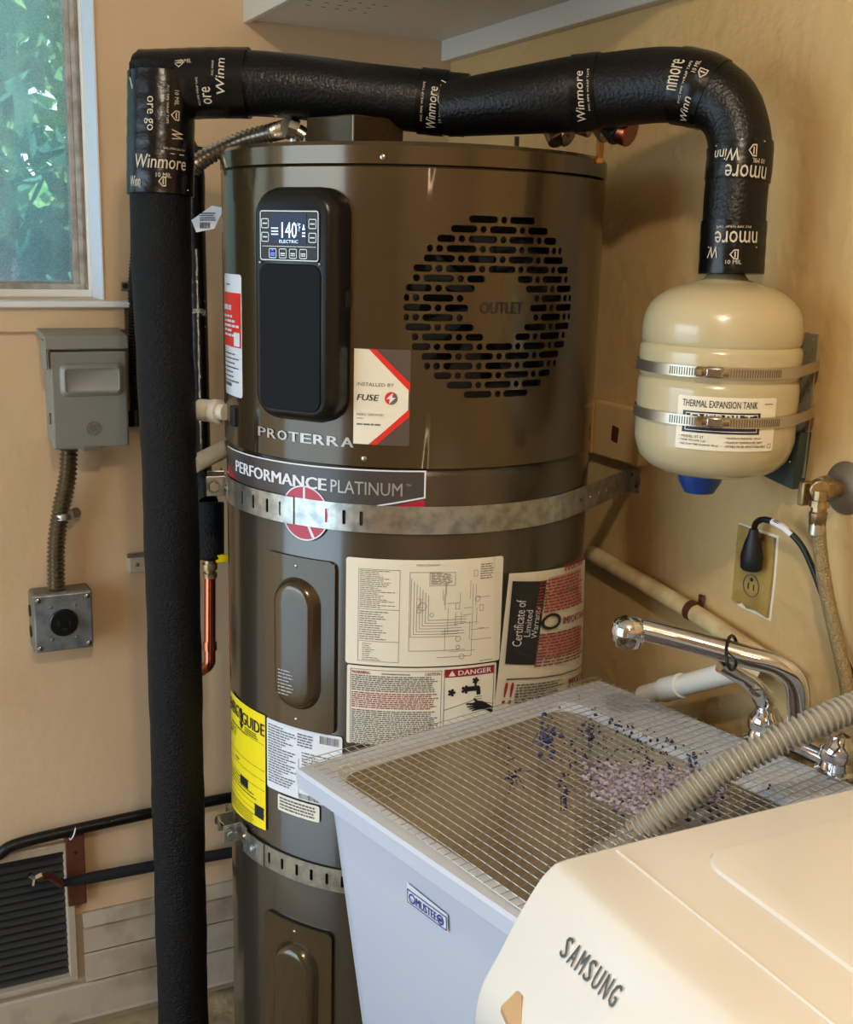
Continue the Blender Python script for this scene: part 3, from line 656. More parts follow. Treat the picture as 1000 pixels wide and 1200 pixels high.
def tape_wrap(path, rad, s0, s1, parent, texts, name='tape_wrap'):
    rr_ = rad if callable(rad) else (lambda s: rad)
    pts = resample(path, .006); L = 0; sub = []; q = pts[0]
    for p in pts:
        L += (p-q).length; q = p
        if s0-.003 <= L <= s1+.003: sub.append((p, L))
    o = obj(name, tube(B(), [p for p, _ in sub], [rr_(l)+.0018+.0002*math.sin(l*260) for _, l in sub], 40, caps=True), 'tape', parent)
    if texts:
        bm = B()
        for tx, u, v, lu, lv, rot in texts:
            sm = (s0+s1)/2; S = pipeS(path, rr_, sm, face_ang(path, sm))
            if tx == '#':                              # shield mark
                shape(bm, [[(u-lu/2, v+lv/2), (u+lu/2, v+lv/2), (u+lu/2, v), (u, v-lv/2), (u-lu/2, v)], [(u-lu*.38, v+lv*.38), (u+lu*.38, v+lv*.38), (u+lu*.38, v+lv*.03), (u, v-lv*.34), (u-lu*.38, v+lv*.03)]], S, .0028, 0); bar(bm, S, u-lu*.3, u+lu*.3, v+lv*.05, v+lv*.2, .0028)
            elif tx == '-': bar(bm, S, u-lu/2, u+lu/2, v-lv/2, v+lv/2, .0028)
            else: text(bm, tx, S, u-lu/2, u+lu/2, v-lv/2, v+lv/2, .0028, .0 if len(tx) > 7 else .006, rot, shear=.15 if tx.startswith('W') else 0)
        put('tape_lettering', bm, 'tapeprint', o)
    return o
# --- riser + long run over the heater
r_top = atd(190, 104, 1.62); r_a = atd(189, 300, 1.655); r_m = atd(200.5, 600, 1.735); r_b = atd(215, 1196, 1.925)
dn = (r_b-r_a).normalized(); foot = r_b+dn*(-(r_b.z-.0)/dn.z)*-1 if False else r_b
k_ = (0.0-r_b.z)/dn.z; foot = r_b+dn*k_
RP = .0435
p1 = thing('insulated_pipe', 'thick black foam-covered pipe rising left of the heater and crossing over it', 'pipe', foot)
rise = resample(smoothpath([r_top+Vector((0, 0, .030)), r_a, r_m, r_b, foot+Vector((0, 0, .001))], 8), .03)
obj('riser_insulation', tube(B(), rise, [RP-.003*min(1, i/16)+.0006*math.sin(i*.9)+.0004*math.sin(i*2.3) for i in range(len(rise))], 40), 'foam', p1)
run_e = atd(548, 124, 1.60); run_s = r_top+(r_top-run_e).normalized()*.030+Vector((0, 0, -.0))
run_s = atd(163, 100, 1.63)
runp = resample(smoothpath([run_s, atd(300, 98, 1.62), atd(430, 112, 1.615), run_e], 8), .02)
obj('run_insulation', tube(B(), runp, [(.043 if i < 3 else .0445)-.003*min(1, i/20) for i in range(len(runp))], 40), 'foam2', p1)
W1 = [('Winmore', 0, .000, .075, .014, 0)]
# tape at the top of the riser: texts u along the pipe downwards, v round
tape_wrap(rise, RP+.001, .012, .175, p1, [('Winmore', .040, .0, .018, .070, 90), ('10 MIL', .0575, .004, .006, .020, 90), ('#', .066, .002, .013, .010, 0), ('PVC PIPE WRAP TAPE', .022, .018, .003, .03, 270), ('ore go', -.022, -.016, .045, .012, 0), ('W', .003, .022, .013, .016, 180), ('10 MIL', -.045, .020, .020, .006, 0), ('#', -.022, .018, .013, .012, 0), ('PVC PIPE WRAP TAPE', -.035, .008, .050, .003, 0), ('Winn', .066, -.036, .014, .018, 90), ('-', .074, .006, .0014, .07, 0), ('-', .0285, .022, .0012, .02, 0)])
tape_wrap(runp, .0452, .004, .155, p1, [('Winmore', -.050, .002, .056, .016, 0), ('#', -.058, .026, .012, .009, 0), ('10 MIL', -.044, .020, .018, .006, 0), ('10 MIL', -.002, .030, .018, .006, 0), ('#', -.010, .026, .012, .010, 0), ('Winm', .046, .010, .012, .046, 90), ('ore', .026, -.015, .012, .022, 90), ('PVC PIPE WRAP TAPE', .014, -.010, .003, .036, 90), ('PVC WRAP', .036, .020, .003, .02, 90)])
Lr = sum((b-a).length for a, b in zip(runp, runp[1:]))
tape_wrap(runp, .0420, Lr-.066, Lr-.026, p1, [('Winmore', .004, -.008, .013, .055, 90), ('PVC PIPE WRAP TAPE', -.009, .0, .003, .05, 90), ('W', .020, .022, .014, .016, 90), ('10 MIL', .017, -.016, .005, .018, 90), ('#', .016, .002, .008, .012, 0)])
# --- the second run, elbow and drop onto the expansion tank
TX, TY = .990, None
tk = atx(838.5, 440, .990)
e0 = atd(525, 128, 1.585); e1 = atd(610, 118, 1.55); e2 = atd(705, 107, 1.52); e3 = atd(790, 100, 1.475); e4 = atd(846, 118, 1.45); e5 = atd(867, 165, 1.44); e6 = atd(862, 235, 1.45); e7 = atd(857, 321, 1.465)
p2p = resample(smoothpath([e0, e1, e2, e3, e4, e5, e6, e7], 10), .012)
def rp2(s):
    if s < .2: return .036+.011*min(1, s/.16)
    if s < .34: return .047-.002*((s-.2)/.14)
    return max(.0385, .045-.0065*(s-.34)/.07)
p2 = thing('insulated_pipe', 'black foam-covered pipe with a big elbow dropping to the expansion tank', 'pipe', e7)
obj('elbow_insulation', tube(B(), p2p, rp2, 44), 'foam2', p2)
L2 = sum((b-a).length for a, b in zip(p2p, p2p[1:])); 
def s_at(P): 
    L = 0; best = (9, 0)
    for a, b in zip(p2p, p2p[1:]):
        L += (b-a).length; d = (b-P).length
        if d < best[0]: best = (d, L)
    return best[1]
s2 = s_at(e2); tape_wrap(p2p, rp2, s2-.028, s2+.004, p2, [('Winmore', -.004, -.004, .013, .062, 90), ('PVC PIPE WRAP TAPE', .010, .004, .003, .05, 90)])
s3 = s_at(e3); tape_wrap(p2p, rp2, s3+.010, s3+.060, p2, [('nmore', -.016, .012, .013, .036, 90), ('Winn', .008, -.026, .013, .034, 90), ('10 MIL', .004, .026, .005, .016, 90), ('#', .014, .020, .010, .012, 0), ('PVC PIPE WRAP TAPE', -.003, .006, .003, .05, 90)])
s5 = s_at(e6); tape_wrap(p2p, rp2, s5-.066, s5-.022, p2, [('Winn', -.006, -.016, .014, .030, 270), ('nmore', .012, .010, .014, .050, 270), ('#', -.010, .014, .012, .010, 0), ('10 MIL', .0, .022, .005, .016, 270), ('-', -.019, .0, .001, .06, 0)])
tape_wrap(p2p, rp2, L2-.064, L2-.002, p2, [('nmore', -.010, .004, .014, .050, 90+180), ('10 MIL', .020, .002, .005, .018, 90), ('#', .011, .002, .012, .010, 0), ('W', .008, -.024, .014, .014, 270), ('-', .002, .0, .0012, .06, 0), ('PVC PIPE WRAP TAPE', -.022, .0, .003, .04, 270)])
# fittings under the run, behind the heater lid
t = thing('pipe_fittings', 'copper and brass unions hanging below the black insulation above the lid', 'pipe fitting', atd(606, 170, 1.66))
for (u0, v0, u1, v1, d, r, m) in ((645, 142, 656, 165, 1.62, .016, 'brass'), (652, 150, 668, 158, 1.62, .018, 'steel'), (678, 148, 692, 152, 1.62, .011, 'brass'), (700, 145, 712, 160, 1.58, .012, 'brass'), (715, 140, 728, 158, 1.56, .019, 'blackpl'), (724, 150, 740, 156, 1.555, .019, 'copper')):
    obj('union_nut', rod(B(), atd(u0, v0, d), atd(u1, v1, d-.01), r, 12), m, t, bevel=.002)
q = atd(606, 160, 1.66); obj('sensor_pin', rod(B(), q, Vector((q.x, q.y, ZLID+.0)), .0035), 'galv', t)
q = atd(704, 165, 1.60); obj('brass_tab', box(B(), (q.x, q.y, q.z-.005), (.010, .006, .050)), 'orange', t, smooth=0, bevel=.002)

# --- thin insulated pipe behind the riser
q0 = atd(226, 150, 1.98); q1 = atd(229, 262, 2.02); q2 = atd(238, 640, 2.02)
t = thing('slim_insulated_pipe', 'slim black taped pipe half hidden between riser and heater', 'pipe', q2)
sp = smoothpath([atd(200, 140, 1.98), atd(226, 190, 2.0), q1, atd(233, 420, 2.02), atd(236, 540, 2.0), atd(244, 589, 1.95)], 10)
obj('slim_insulation', tube(B(), sp, .017, 20), 'tape', t)
bm = B(); S = pipeS(sp, .017, .36, face_ang(sp, .36)); text(bm, 'Winmore', S, -.03, -.018, -.012, .016, .0006, rot=270); bar(bm, S, .0, .001, -.014, .014, .0006); bar(bm, S, -.045, -.044, -.014, .014, .0006); put('tape_lettering', bm, 'tapeprint', t)
obj('loose_tape', shape(B(), [[(0, 0), (.026, -.004), (.032, -.028), (.012, -.052), (.0, -.048)]], frame(atd(224, 170, 1.95), CX, -CD), 0, 0, .001), 'tape', t, smooth=0)
tg = tag(obj('barcode_tag', shape(B(), [[(-.008, .0), (.026, .024), (.046, .020), (.030, -.014), (.0, -.020)]], frame(atd(230, 258, 1.93), CX, -CD), 0, 0, .0008), 'white', smooth=0), 'white folded barcode tag stuck to the slim black pipe', 'tag')
bm = B(); FS = frame(atd(230, 258, 1.93), CX, -CD)
lines(bm, FS, .006, .034, -.002, .013, 4, 5, .001); 
for k in range(9): bar(bm, FS, .006+k*.002, .007+k*.002, -.014, -.004, .001)
put('tag_print', bm, 'ink', tg)
# black insulated stub with brass and copper below
t = thing('copper_drop', 'copper pipe with brass coupling under a short black foam stub beside the heater', 'pipe', atd(246, 785, 1.93))
a = atd(246, 588, 1.93); b = atd(246, 656, 1.93)
obj('foam_stub', rod(B(), a, b, .0235, 28), 'foam', t, bevel=.003)
obj('brass_coupling', lathe(B(), b, (0, 0, -1), [(0, .010), (.006, .010), (.006, .013), (.016, .013), (.016, .009), (.022, .009), (.022, .012), (.030, .012)], 12), 'brass', t)
obj('copper_pipe', tube(B(), smoothpath([b+Vector((0, 0, -.025)), atd(246, 760, 1.93), atd(245, 778, 1.93), atd(236, 786, 1.95)], 8), .0095, 16), 'copper', t)
obj('copper_collar', rod(B(), atd(246, 752, 1.93), atd(246, 762, 1.93), .0118), 'copper', t)
obj('yellow_tag', box(B(), atd(262, 654, 1.92), (.024, .004, .012)), 'yellow', t, smooth=0)
# white pvc condensate pipe and grey pipe left of heater
a = cyl(*hit(271, 484), 0); dirn = Vector((-.62, .78, -.0)).normalized(); a = cyl(-.352, 1.343, .006)
t = thing('condensate_pipe', 'short white plastic pipe with purple primer ring entering the heater side', 'pipe', a)
obj('pipe', rod(B(), a+dirn*.02, a+dirn*.10, .0135, 24), 'pvc', t)
obj('adapter', lathe(B(), a-dirn*.004, dirn, [(0, .012), (.01, .012), (.01, .018), (.022, .018), (.024, .0165), (.045, .0165), (.047, .015)], 20), 'pvc', t)
obj('primer_ring', rod(B(), a+dirn*.045, a+dirn*.052, .0155, 20), 'navy', t)
a = atd(268, 524, 1.80); b = atd(225, 545, 1.72)
tag(obj('grey_pipe', rod(B(), a, b, .0135, 20), 'lightgrey'), 'dull grey sloping pipe end just above the upper strap bolts', 'pipe')

# ================================================================== SEISMIC STRAPS
def wrapband(u0, u1, z0, z1, holes, w, name, par, m='zinc'):
    return obj(name, cstrip(B(), u0, u1, z0, z1, holes, cyl, w, .0015), m, par, smooth=30)
def slot(u, z, h=.010, ww=.0025): return (u, rrect(u-ww, u+ww, z-h, z+h, ww*.9, 3))
zb_, zt_ = 1.2115, 1.2495; zm = (zb_+zt_)/2
t = thing('seismic_strap', 'upper galvanised strap round the heater, anchored to the right wall', 'strap', cyl(0, zm, .003))
wp = Vector((RW, 1.512, 0)); dv = wp-HC; al = math.acos((HR+.003)/dv.length); an = math.atan2(dv.y, dv.x)-al
tp = HC+Vector((math.cos(an), math.sin(an), 0))*(HR+.003); q = tp-HC; ut = math.atan2(q.dot(T0), q.dot(N0))*HR
hs = [slot(hit(x, 605)[0], zm) for x in (384, 404, 424)]
wrapband(-.205, ut, zb_, zt_, hs, .0025, 'strap_band', t)
hs = [slot(hit(x, y)[0], zm) for x, y in ((287, 590), (300, 592), (316, 595), (331, 598))]
wrapband(-.345, hit(346, 600)[0], zb_, zt_, hs, .0045, 'overlap_band', t)
tv = (wp-tp); LL = tv.length; SS = frame((tp.x, tp.y, 0), tv, (0, 0, 1), -Vector((tv.y, -tv.x, 0)).normalized() if False else Vector((tv.y, -tv.x, 0)).normalized())
obj('strap_tail', cstrip(B(), 0, LL, zb_, zt_, [(LL*k, circ(LL*k, zm, .0028, 10)) for k in (.12, .26, .40, .54, .68, .82, .93)], SS, .0, .0015, 0), 'zinc', t, smooth=0)
bm = box(B(), (RW-.0015, 1.505, zm), (.003, .03, zt_-zb_)); obj('anchor_plate', bm, 'zinc', t, smooth=0); 
for k in (-.008, .008): screw('screw', Vector((RW-.003, 1.503+k, zm+k)), (-1, 0, 0), .004, 'rust', t)
def strap_bolt(par, uv, r, sz=1.0, back=.05):
    P = cyl(*uv, 0); n_ = (cyl(uv[0], 0, 1)-cyl(uv[0], 0, 0)); tt = (cyl(uv[0]-.01, 0, 0)-cyl(uv[0], 0, 0)).normalized()
    F = frame(P, -tt, (0, 0, 1), n_)
    # two upstanding lugs with a bolt through them
    bm = box(B(), (.0, 0, .016*sz), (.003, .030, .030*sz), F); box(bm, (.012, 0, .002), (.026, .032, .003), F); obj('bracket', bm, 'zinc', par, smooth=0, bevel=.001)
    bm = box(B(), (-.042*sz, 0, .012), (.003, .030, .026), F); box(bm, (-.055, 0, .001), (.028, .030, .003), F); obj('bracket', bm, 'zinc', par, smooth=0, bevel=.001)
    obj('bolt', rod(rod(B(), F(.007, 0, .020), F(-.060, 0, .020), .003, 10), F(.002, 0, .020), F(.010, 0, .020), .0085, 6), 'steel', par, bevel=.001)
    obj('nut', rod(B(), F(-.050, 0, .020), F(-.044, 0, .020), .008, 6), 'steel', par)
    obj('washer_disc', rod(B(), F(.0015, 0, .020), F(.0035, 0, .020), .0105, 18), 'plate', par)
    screw('rivet', F(.018, 0, .003), n_, .006, 'steel', par, .004)
strap_bolt(t, (-.362, zm), 1)
t2 = thing('seismic_strap', 'lower galvanised slotted strap round the heater behind the laundry tub', 'strap', cyl(-.2, .69, .003))
zb2, zt2 = .6700, .7060; zm2 = (zb2+zt2)/2
hs = [slot(hit(x, y)[0], zm2, .009) for x, y in ((317, 1005), (332, 1010), (349, 1016), (366, 1021), (384, 1026), (402, 1030))]
wrapband(-.262, .60, zb2, zt2, hs, .0025, 'strap_band', t2, 'zinc')
wrapband(-.285, -.225, zb2-.001, zt2+.001, [], .0045, 'overlap_band', t2)
strap_bolt(t2, (-.297, zm2+.008), 1)
screw('rivet', cyl(-.252, zm2, .005), cyl(-.252, 0, 1)-cyl(-.252, 0, 0), .007, 'plate', t2, .005)

# ================================================================== DOCUMENT POUCH
t = thing('document_pouch', 'clear plastic pouch of warranty papers taped to the heater, right side', 'pouch', cyl(.2, .95, .006))
pc = [(597, 672), (686, 655), (686, 800), (578, 842)]
PS = quadS(pc, HR+.006)
sheet = sh('paper_sheet', [rrect(0, 1, 0, 1)], PS, 'paper', t, w=0, du=.1)
KS = quadS([(601, 681), (641, 681), (628, 779), (592, 778)], HR+.008)
dk = sh('certificate', [rrect(0, 1, 0, 1)], KS, 'ink', t, w=0, du=.25)
bm = text(B(), 'Certificate of', KS, .14, .42, .22, .78, .001, rot=90); text(bm, 'Limited', KS, .46, .66, .34, .66, .001, rot=90); text(bm, 'Warranty', KS, .70, .96, .32, .70, .001, rot=90); put('certificate_lettering', bm, 'white', dk)
QS = quadS([(643, 676), (684, 662), (684, 765), (630, 782)], HR+.008)
bm = B()
for a, b in ((.80, .99), (.62, .78), (.10, .36)):
    shape(bm, [rrect(.02, .88, a, b)], QS, .0002, .2)
pk = put('pink_panel', bm, 'pink', t)
bm = B(); lines(bm, QS, -.15, .95, .60, .98, 11, 71, .0012, fill=.5, full=.8, word=.09); lines(bm, QS, -.05, .92, .0, .38, 11, 72, .0012, fill=.5, full=.8, word=.09); text(bm, 'IMPORTANT', QS, .35, .98, .44, .52, .0012, .03)
put('instruction_print', bm, 'redtx', t)
put('important_heading', text(B(), 'IMPORTANT', QS, .35, .95, 1.02, 1.10, .0012, .03), 'red', t)
obj('seal_mark', shape(B(), [circ(.13, .50, .17, 20, .09), circ(.13, .50, .12, 20, .06)], QS, .0014, 0), 'ink', t, smooth=0, recalc=False)
US = quadS([(590, 795), (684, 776), (684, 800), (581, 838)], HR+.008)
bm = lines(B(), US, .1, .55, .1, .85, 9, 81, .001, fill=.5); bar(bm, US, .02, .97, .96, 1.0); put('lower_print', bm, 'ink2', t)
put('lower_heading', text(text(B(), 'IMPORTANT', US, .6, .95, .45, .75, .001, .03), '!!', US, .02, .08, .3, .9, .001, .03), 'red', t)
FSs = quadS([(578, 622), (688, 598), (689, 800), (580, 838)], HR+.010)
obj('plastic_film', shape(B(), [rrect(0, 1, 0, 1)], lambda u, v, w: FSs(u, v, w+.0016*math.sin(v*17+u*3)+.001*math.sin(u*9)), 0, .1), 'film', t, recalc=False)
bm = B(); bar(bm, FSs, .12, .82, .905, .912, .001); bar(bm, FSs, 0, 1, .775, .78, .001); bar(bm, FSs, 0.0, .012, .8, 1, .001); put('film_fold', bm, 'film', t)

# ================================================================== EXPANSION TANK
tr = .1015; tz0 = 1.225; tc = Vector((RW-.118, tk.y, 0))
tt = aty(750, 430, 0) if 0 else None
topz = atx(846, 326, tc.x).z; botz = atx(838, 570, tc.x-.05).z
E_ = thing('expansion_tank', 'cream steel expansion tank clamped to the right wall', 'tank', (tc.x, tc.y, botz))
hgt = topz-botz
zq = lambda v: atx(846, v, tc.x-tr*.98).z-botz
prof = [(0, .0), (.001, .04), (.004, .060), (.009, .075), (.016, .086), (.026, .0945), (.038, .0988), (.050, tr)]
g1, g2_ = zq(418), zq(455)
prof += [(g2_-.014, tr), (g2_-.006, tr-.001), (g2_-.002, tr-.004), (g2_+.002, tr-.001), (g2_+.006, tr), (g1-.004, tr), (g1, tr-.001), (g1+.004, tr-.004), (g1+.008, tr-.0015)]
prof += [(hgt-.060, tr-.0015), (hgt-.045, tr-.004), (hgt-.034, tr-.0090), (hgt-.025, tr-.0165), (hgt-.017, tr-.027), (hgt-.011, tr-.039), (hgt-.006, .044), (hgt-.001, .028), (hgt+.006, .022), (hgt+.008, 0)]
obj('tank_body', lathe(B(), (tc.x, tc.y, botz), (0, 0, 1), prof, 72), 'tank', E_, smooth=50)
obj('blue_cap', lathe(B(), (tc.x-.02, tc.y-.004, botz+.006), (0, 0, -1), [(0, .030), (.014, .027), (.028, .019), (.029, 0)], 24), 'blue', E_)
cn_ = (CC-tc); cn_.z = 0; cn_.normalize(); ctt = Vector((-cn_.y, cn_.x, 0))
if ctt.dot(T0) < 0: ctt = -ctt
def tcy(u, v, w): th = u/tr; return Vector((tc.x, tc.y, 0))+(cn_*math.cos(th)+ctt*math.sin(th))*(tr+w)+Vector((0, 0, v))
def thit(u, v):
    k = ray(u, v); a = k.x**2+k.y**2; b = -(k.x*tc.x+k.y*tc.y); c = tc.x**2+tc.y**2-tr*tr; s = (-b-math.sqrt(max(0, b*b-a*c)))/a; P = CC+k*s; q = P-tc
    return math.atan2(q.dot(ctt), q.dot(cn_))*tr, P.z
la, lb_ = thit(796, 462), thit(908, 530); lu0, lu1, lv1, lv0 = la[0], thit(910, 470)[0], la[1], thit(850, 529)[1]
lbp = sh('tank_label', [rrect(lu0, lu1, lv0, lv1, .003)], tcy, 'paper', E_, w=.0006, du=.01)
U_ = lambda f: lu0+(lu1-lu0)*f
V_ = lambda f: lv0+(lv1-lv0)*f
bm = text(B(), 'THERMAL EXPANSION TANK', tcy, U_(.05), U_(.78), V_(.80), V_(.93), .0010, .008)
for k, s in enumerate(('• MODEL: ET-2T', '• TANK VOLUME: 2 gal', '• FACTORY PRE-CHARGE: 40 psi')): text(bm, s, tcy, U_(.04), U_(.04+(.24, .26, .38)[k]), V_(.22-k*.075), V_(.265-k*.075), .0010, .01)
for k, s in enumerate(('• MAXIMUM PRESSURE: 150 psi', '• MAXIMUM TEMPERATURE: 200°F', '• POTABLE WATER APPLICATIONS ONLY')): text(bm, s, tcy, U_(.48), U_(.48+(.36, .38, .42)[k]), V_(.22-k*.075), V_(.265-k*.075), .0010, .01)
lines(bm, tcy, U_(.86), U_(.97), V_(.87), V_(.90), 1, 3, .001); shape(bm, frame_loops(U_(.93), U_(.97), V_(.06), V_(.14), .0005), tcy, .001, 0); put('label_print', bm, 'ink', lbp)
sh('name_panel', [rrect(U_(.06), U_(.82), V_(.32), V_(.72))], tcy, 'navy', lbp, w=.0010, du=.01)
bm = text(B(), 'EVERBILT', tcy, U_(.14), U_(.74), V_(.53), V_(.68), .0014, .02); shape(bm, frame_loops(U_(.09), U_(.79), V_(.36), V_(.69), .0008), tcy, .0014, .01); put('name_lettering', bm, 'paper', lbp)
# vertical perforated wall bracket
ybr = tc.y-.120
t = thing('tank_bracket', 'perforated metal wall bracket right of the expansion tank', 'bracket', (RW, ybr, 1.40))
y_a, y_b = atx(935, 450, RW-.012).y, atx(956, 450, RW-.012).y
zt3, zb3 = atx(945, 390, RW-.012).z, atx(945, 560, RW-.012).z
SB = wallR(y_a, zb3); Wd = y_a-y_b; Hh = zt3-zb3
bm = B(); nr = 14
for i in range(nr):
    c_ = Hh*(i+.5)/nr
    for j in range(2):
        a_, b_ = Wd*j/2, Wd*(j+1)/2; shape(bm, [rrect(a_, b_, Hh*i/nr, Hh*(i+1)/nr), circ((a_+b_)/2, c_, .0030 if (i+j) % 2 else .0016, 10)], SB, .016, 0, .0015)
obj('perforated_plate', bm, 'perf', t, smooth=0)
obj('side_flange', bx(RW-.016, RW, y_a, y_a+.003, zb3, zt3), 'perf', t, smooth=0)
bm = shape(B(), [[(-.045, -.005), (Wd*.85, -.015), (Wd, .06), (-.004, .06)]], SB, .030, 0, .020); obj('corner_gusset', bm, 'greenblk', t, smooth=0)
for v_ in (.02, .035, .05): screw('rivet', SB(Wd*.6, v_, .030), (-1, 0, 0), .0022, 'steel', t)
# two worm-drive clamps
for vy, vy2, lab in ((437, 437, 'upper steel hose clamp round the expansion tank'), (495, 495, 'lower steel hose clamp round the expansion tank, crossing its label')):
    zc = thit(840, vy)[1]; t = thing('hose_clamp', lab, 'clamp', (tc.x-tr, tc.y, zc), 'clamps round the expansion tank')
    path = []
    for k in range(41):
        th = math.radians(-175+k*(175+68)/40); path.append(Vector((tc.x, tc.y, zc))+(cn_*math.cos(th)+ctt*math.sin(th))*(tr+.0018))
    endp = Vector((RW-.014, y_b-.004, zc+.004)); path += [path[-1].lerp(endp, f) for f in (.25, .5, .75, 1)]
    bm = B(); h = .0066; prev = None
    for i, p in enumerate(path):
        tn = (path[min(i+1, len(path)-1)]-path[max(0, i-1)]).normalized(); o_ = Vector((tn.y, -tn.x, 0))
        if o_.dot(p-Vector((tc.x, tc.y, zc))) < 0: o_ = -o_
        rg = [bm.verts.new(p+o_*a+Vector((0, 0, b))) for a, b in ((0, -h), (.0012, -h), (.0012, h), (0, h))]
        if prev:
            for j in range(4): bm.faces.new((prev[j], prev[(j+1) % 4], rg[(j+1) % 4], rg[j]))
        prev = rg
    obj('clamp_band', bm, 'steelband', t, smooth=30)
    u0_ = thit(838, vy)[0]; bm = B()
    for k in range(44):
        u = u0_-.055+k*.0032
        if abs(u-u0_) > .016 and u < tr*1.1: box(bm, (u, zc, .0032), (.0012, .0092, .0006), tcy)
    obj('band_teeth', bm, 'galv', t, smooth=0)['kind'] = 'stuff'
    obj('worm_housing', box(B(), (u0_, zc+.001, .0065), (.020, .014, .009), tcy), 'steel', t, bevel=.003)
    obj('worm_screw', rod(rod(B(), tcy(u0_-.016, zc+.001, .0075), tcy(u0_+.016, zc+.001, .0075), .0042, 10), tcy(u0_-.020, zc+.001, .0075), tcy(u0_-.013, zc+.001, .0075), .006, 6), 'brass', t)
# ---- painted block between heater and tank
ya, yb = 1.623, 1.505
bk = thing('wall_block', 'painted blocking with a chipped brown spot on the right wall', 'block', (RW, 1.56, 1.30))
za, zb4 = atx(700, 470, RW-.02).z, atx(690, 530, RW-.02).z
obj('face_board', bx(RW-.020, RW, atx(748, 545, RW-.02).y, atx(697, 470, RW-.02).y, zb4, za), 'block', bk, smooth=0, bevel=.003)
obj('amber_edge', bx(RW-.022, RW, atx(697, 470, RW-.02).y, atx(689, 470, RW-.02).y, zb4, za), 'orange', bk, smooth=0, bevel=.002)
q = atx(721, 508, RW-.0205); obj('chipped_spot', shape(B(), [[(-.010, -.012), (.008, -.015), (.011, .010), (-.008, .013)]], wallR(q.y, q.z), .021, 0), 'rust', bk, smooth=0, recalc=False)
# ================================================================== RIGHT WALL: outlet, plug, valve, hoses, pipes
def P_on(u, v, w=0): return atx(u, v, RW-w)
a, b = P_on(868, 620), P_on(911, 628); z0_, z1_ = P_on(885, 712).z, P_on(885, 622).z
ot = thing('power_outlet', 'ochre-painted wall outlet plate with ragged paint edges', 'outlet', (RW, a.y, z0_))
pl_ = [(0, 0), (.012, -.003), (.02, .002), (.032, -.004), (.05, -.002), (a.y-b.y, -.006), (a.y-b.y+.002, .05), (a.y-b.y, z1_-z0_), (.0, z1_-z0_+.002)]
OS = wallR(a.y, z0_)
obj('cover_plate', shape(B(), [pl_], OS, .005, 0, .005), 'outlet', ot, smooth=0)
obj('ragged_paint', shape(B(), [[(-.004, -.002), (.012, -.007), (.03, -.008), (a.y-b.y+.004, -.010), (a.y-b.y+.006, .06), (a.y-b.y+.004, z1_-z0_+.004), (-.003, z1_-z0_+.004)]], OS, .001, 0, .001), 'paper', ot, smooth=0)
q = P_on(884, 686); rc = (a.y-q.y, q.z-z0_)
o = obj('receptacle', shape(B(), ring(rc[0], rc[1], .0165, .0015, 24), OS, .0062, 0, .001), 'galv', ot, smooth=0)
bm = B()
for du_ in (-.0055, .0055): shape(bm, [rrect(rc[0]+du_-.0012, rc[0]+du_+.0012, rc[1]-.006, rc[1]+.003)], OS, .0056, 0)
shape(bm, [circ(rc[0], rc[1]+.009, .003, 10)], OS, .0056, 0); obj('socket_slots', bm, 'ink', ot, smooth=0, recalc=False)
pg = thing('power_cord', 'black plug and cord looping right and down behind the braided hose', 'power cord', P_on(882, 660, .02))
c0 = P_on(880, 668, .018); c1 = P_on(884, 620, .022)
bm = B(); rings = []
for f, hw, hd in ((0, .013, .011), (.05, .0165, .013), (.35, .0175, .014), (.7, .011, .011), (.85, .0075, .008), (1, .006, .006)):
    p = c0.lerp(c1, f); rings.append([bm.verts.new(p+Vector((-v*hd, -u*hw, 0))) for u, v in circ(0, 0, 1, 16)])
for A, Bq in zip(rings, rings[1:]):
    for k in range(16): bm.faces.new((A[k], A[(k+1) % 16], Bq[(k+1) % 16], Bq[k]))
bm.faces.new(rings[0][::-1]); bm.faces.new(rings[-1]); obj('plug', bm, 'black', pg)
obj('cord', tube(B(), smoothpath([c1, P_on(887, 612, .03), P_on(898, 609, .035), P_on(918, 618, .03), P_on(940, 640, .02), P_on(958, 680, .014), P_on(975, 730, .012), P_on(992, 775, .012), P_on(1005, 800, .012)], 8), .0042, 10), 'black', pg)
obj('cord_label', tube(B(), smoothpath([P_on(905, 611, .034), P_on(918, 618, .030), P_on(928, 627, .026)], 4), .0046, 10), 'white', pg)
# valve with escutcheon
vp = P_on(988, 572); t = thing('supply_valve', 'old brass angle valve on the wall right of the outlet', 'valve', vp)
vy = P_on(992, 572)
obj('escutcheon', lathe(B(), (RW, vy.y, vy.z), (-1, 0, 0), [(0, .034), (.002, .034), (.010, .026), (.014, .014), (.015, 0)], 32), 'galv', t)
vb = atx(962, 575, RW-.055)
obj('valve_body', rod(rod(B(), (RW-.01, vy.y, vy.z), (RW-.05, vy.y, vb.z+.001), .011, 14), (RW-.05, vy.y-.004, vb.z), vb, .013, 12), 'brass', t, bevel=.002)
obj('valve_nut', rod(B(), (RW-.045, vy.y-.002, vb.z), (RW-.033, vy.y, vb.z), .016, 6), 'brass', t, bevel=.001)
hb = atx(946, 578, RW-.055); obj('valve_handle', box(B(), hb, (.022, .010, .030)), 'brass', t, bevel=.002)
vd = atx(960, 600, RW-.05); obj('outlet_nut', lathe(B(), vb, (0, 0, -1), [(0, .009), (.012, .009), (.012, .0125), (.020, .0125), (.020, .0095), (.026, .0095), (.028, .0115), (.042, .0105), (.044, .009)], 10), 'brass', t)
hp = [vb+Vector((0, 0, -.03)), atx(961, 640, RW-.05), atx(968, 690, RW-.045), atx(980, 745, RW-.04), atx(992, 800, RW-.04), atx(998, 850, RW-.04)]
t = thing('braided_hose', 'braided supply hose hanging from the brass valve', 'hose', hp[-1])
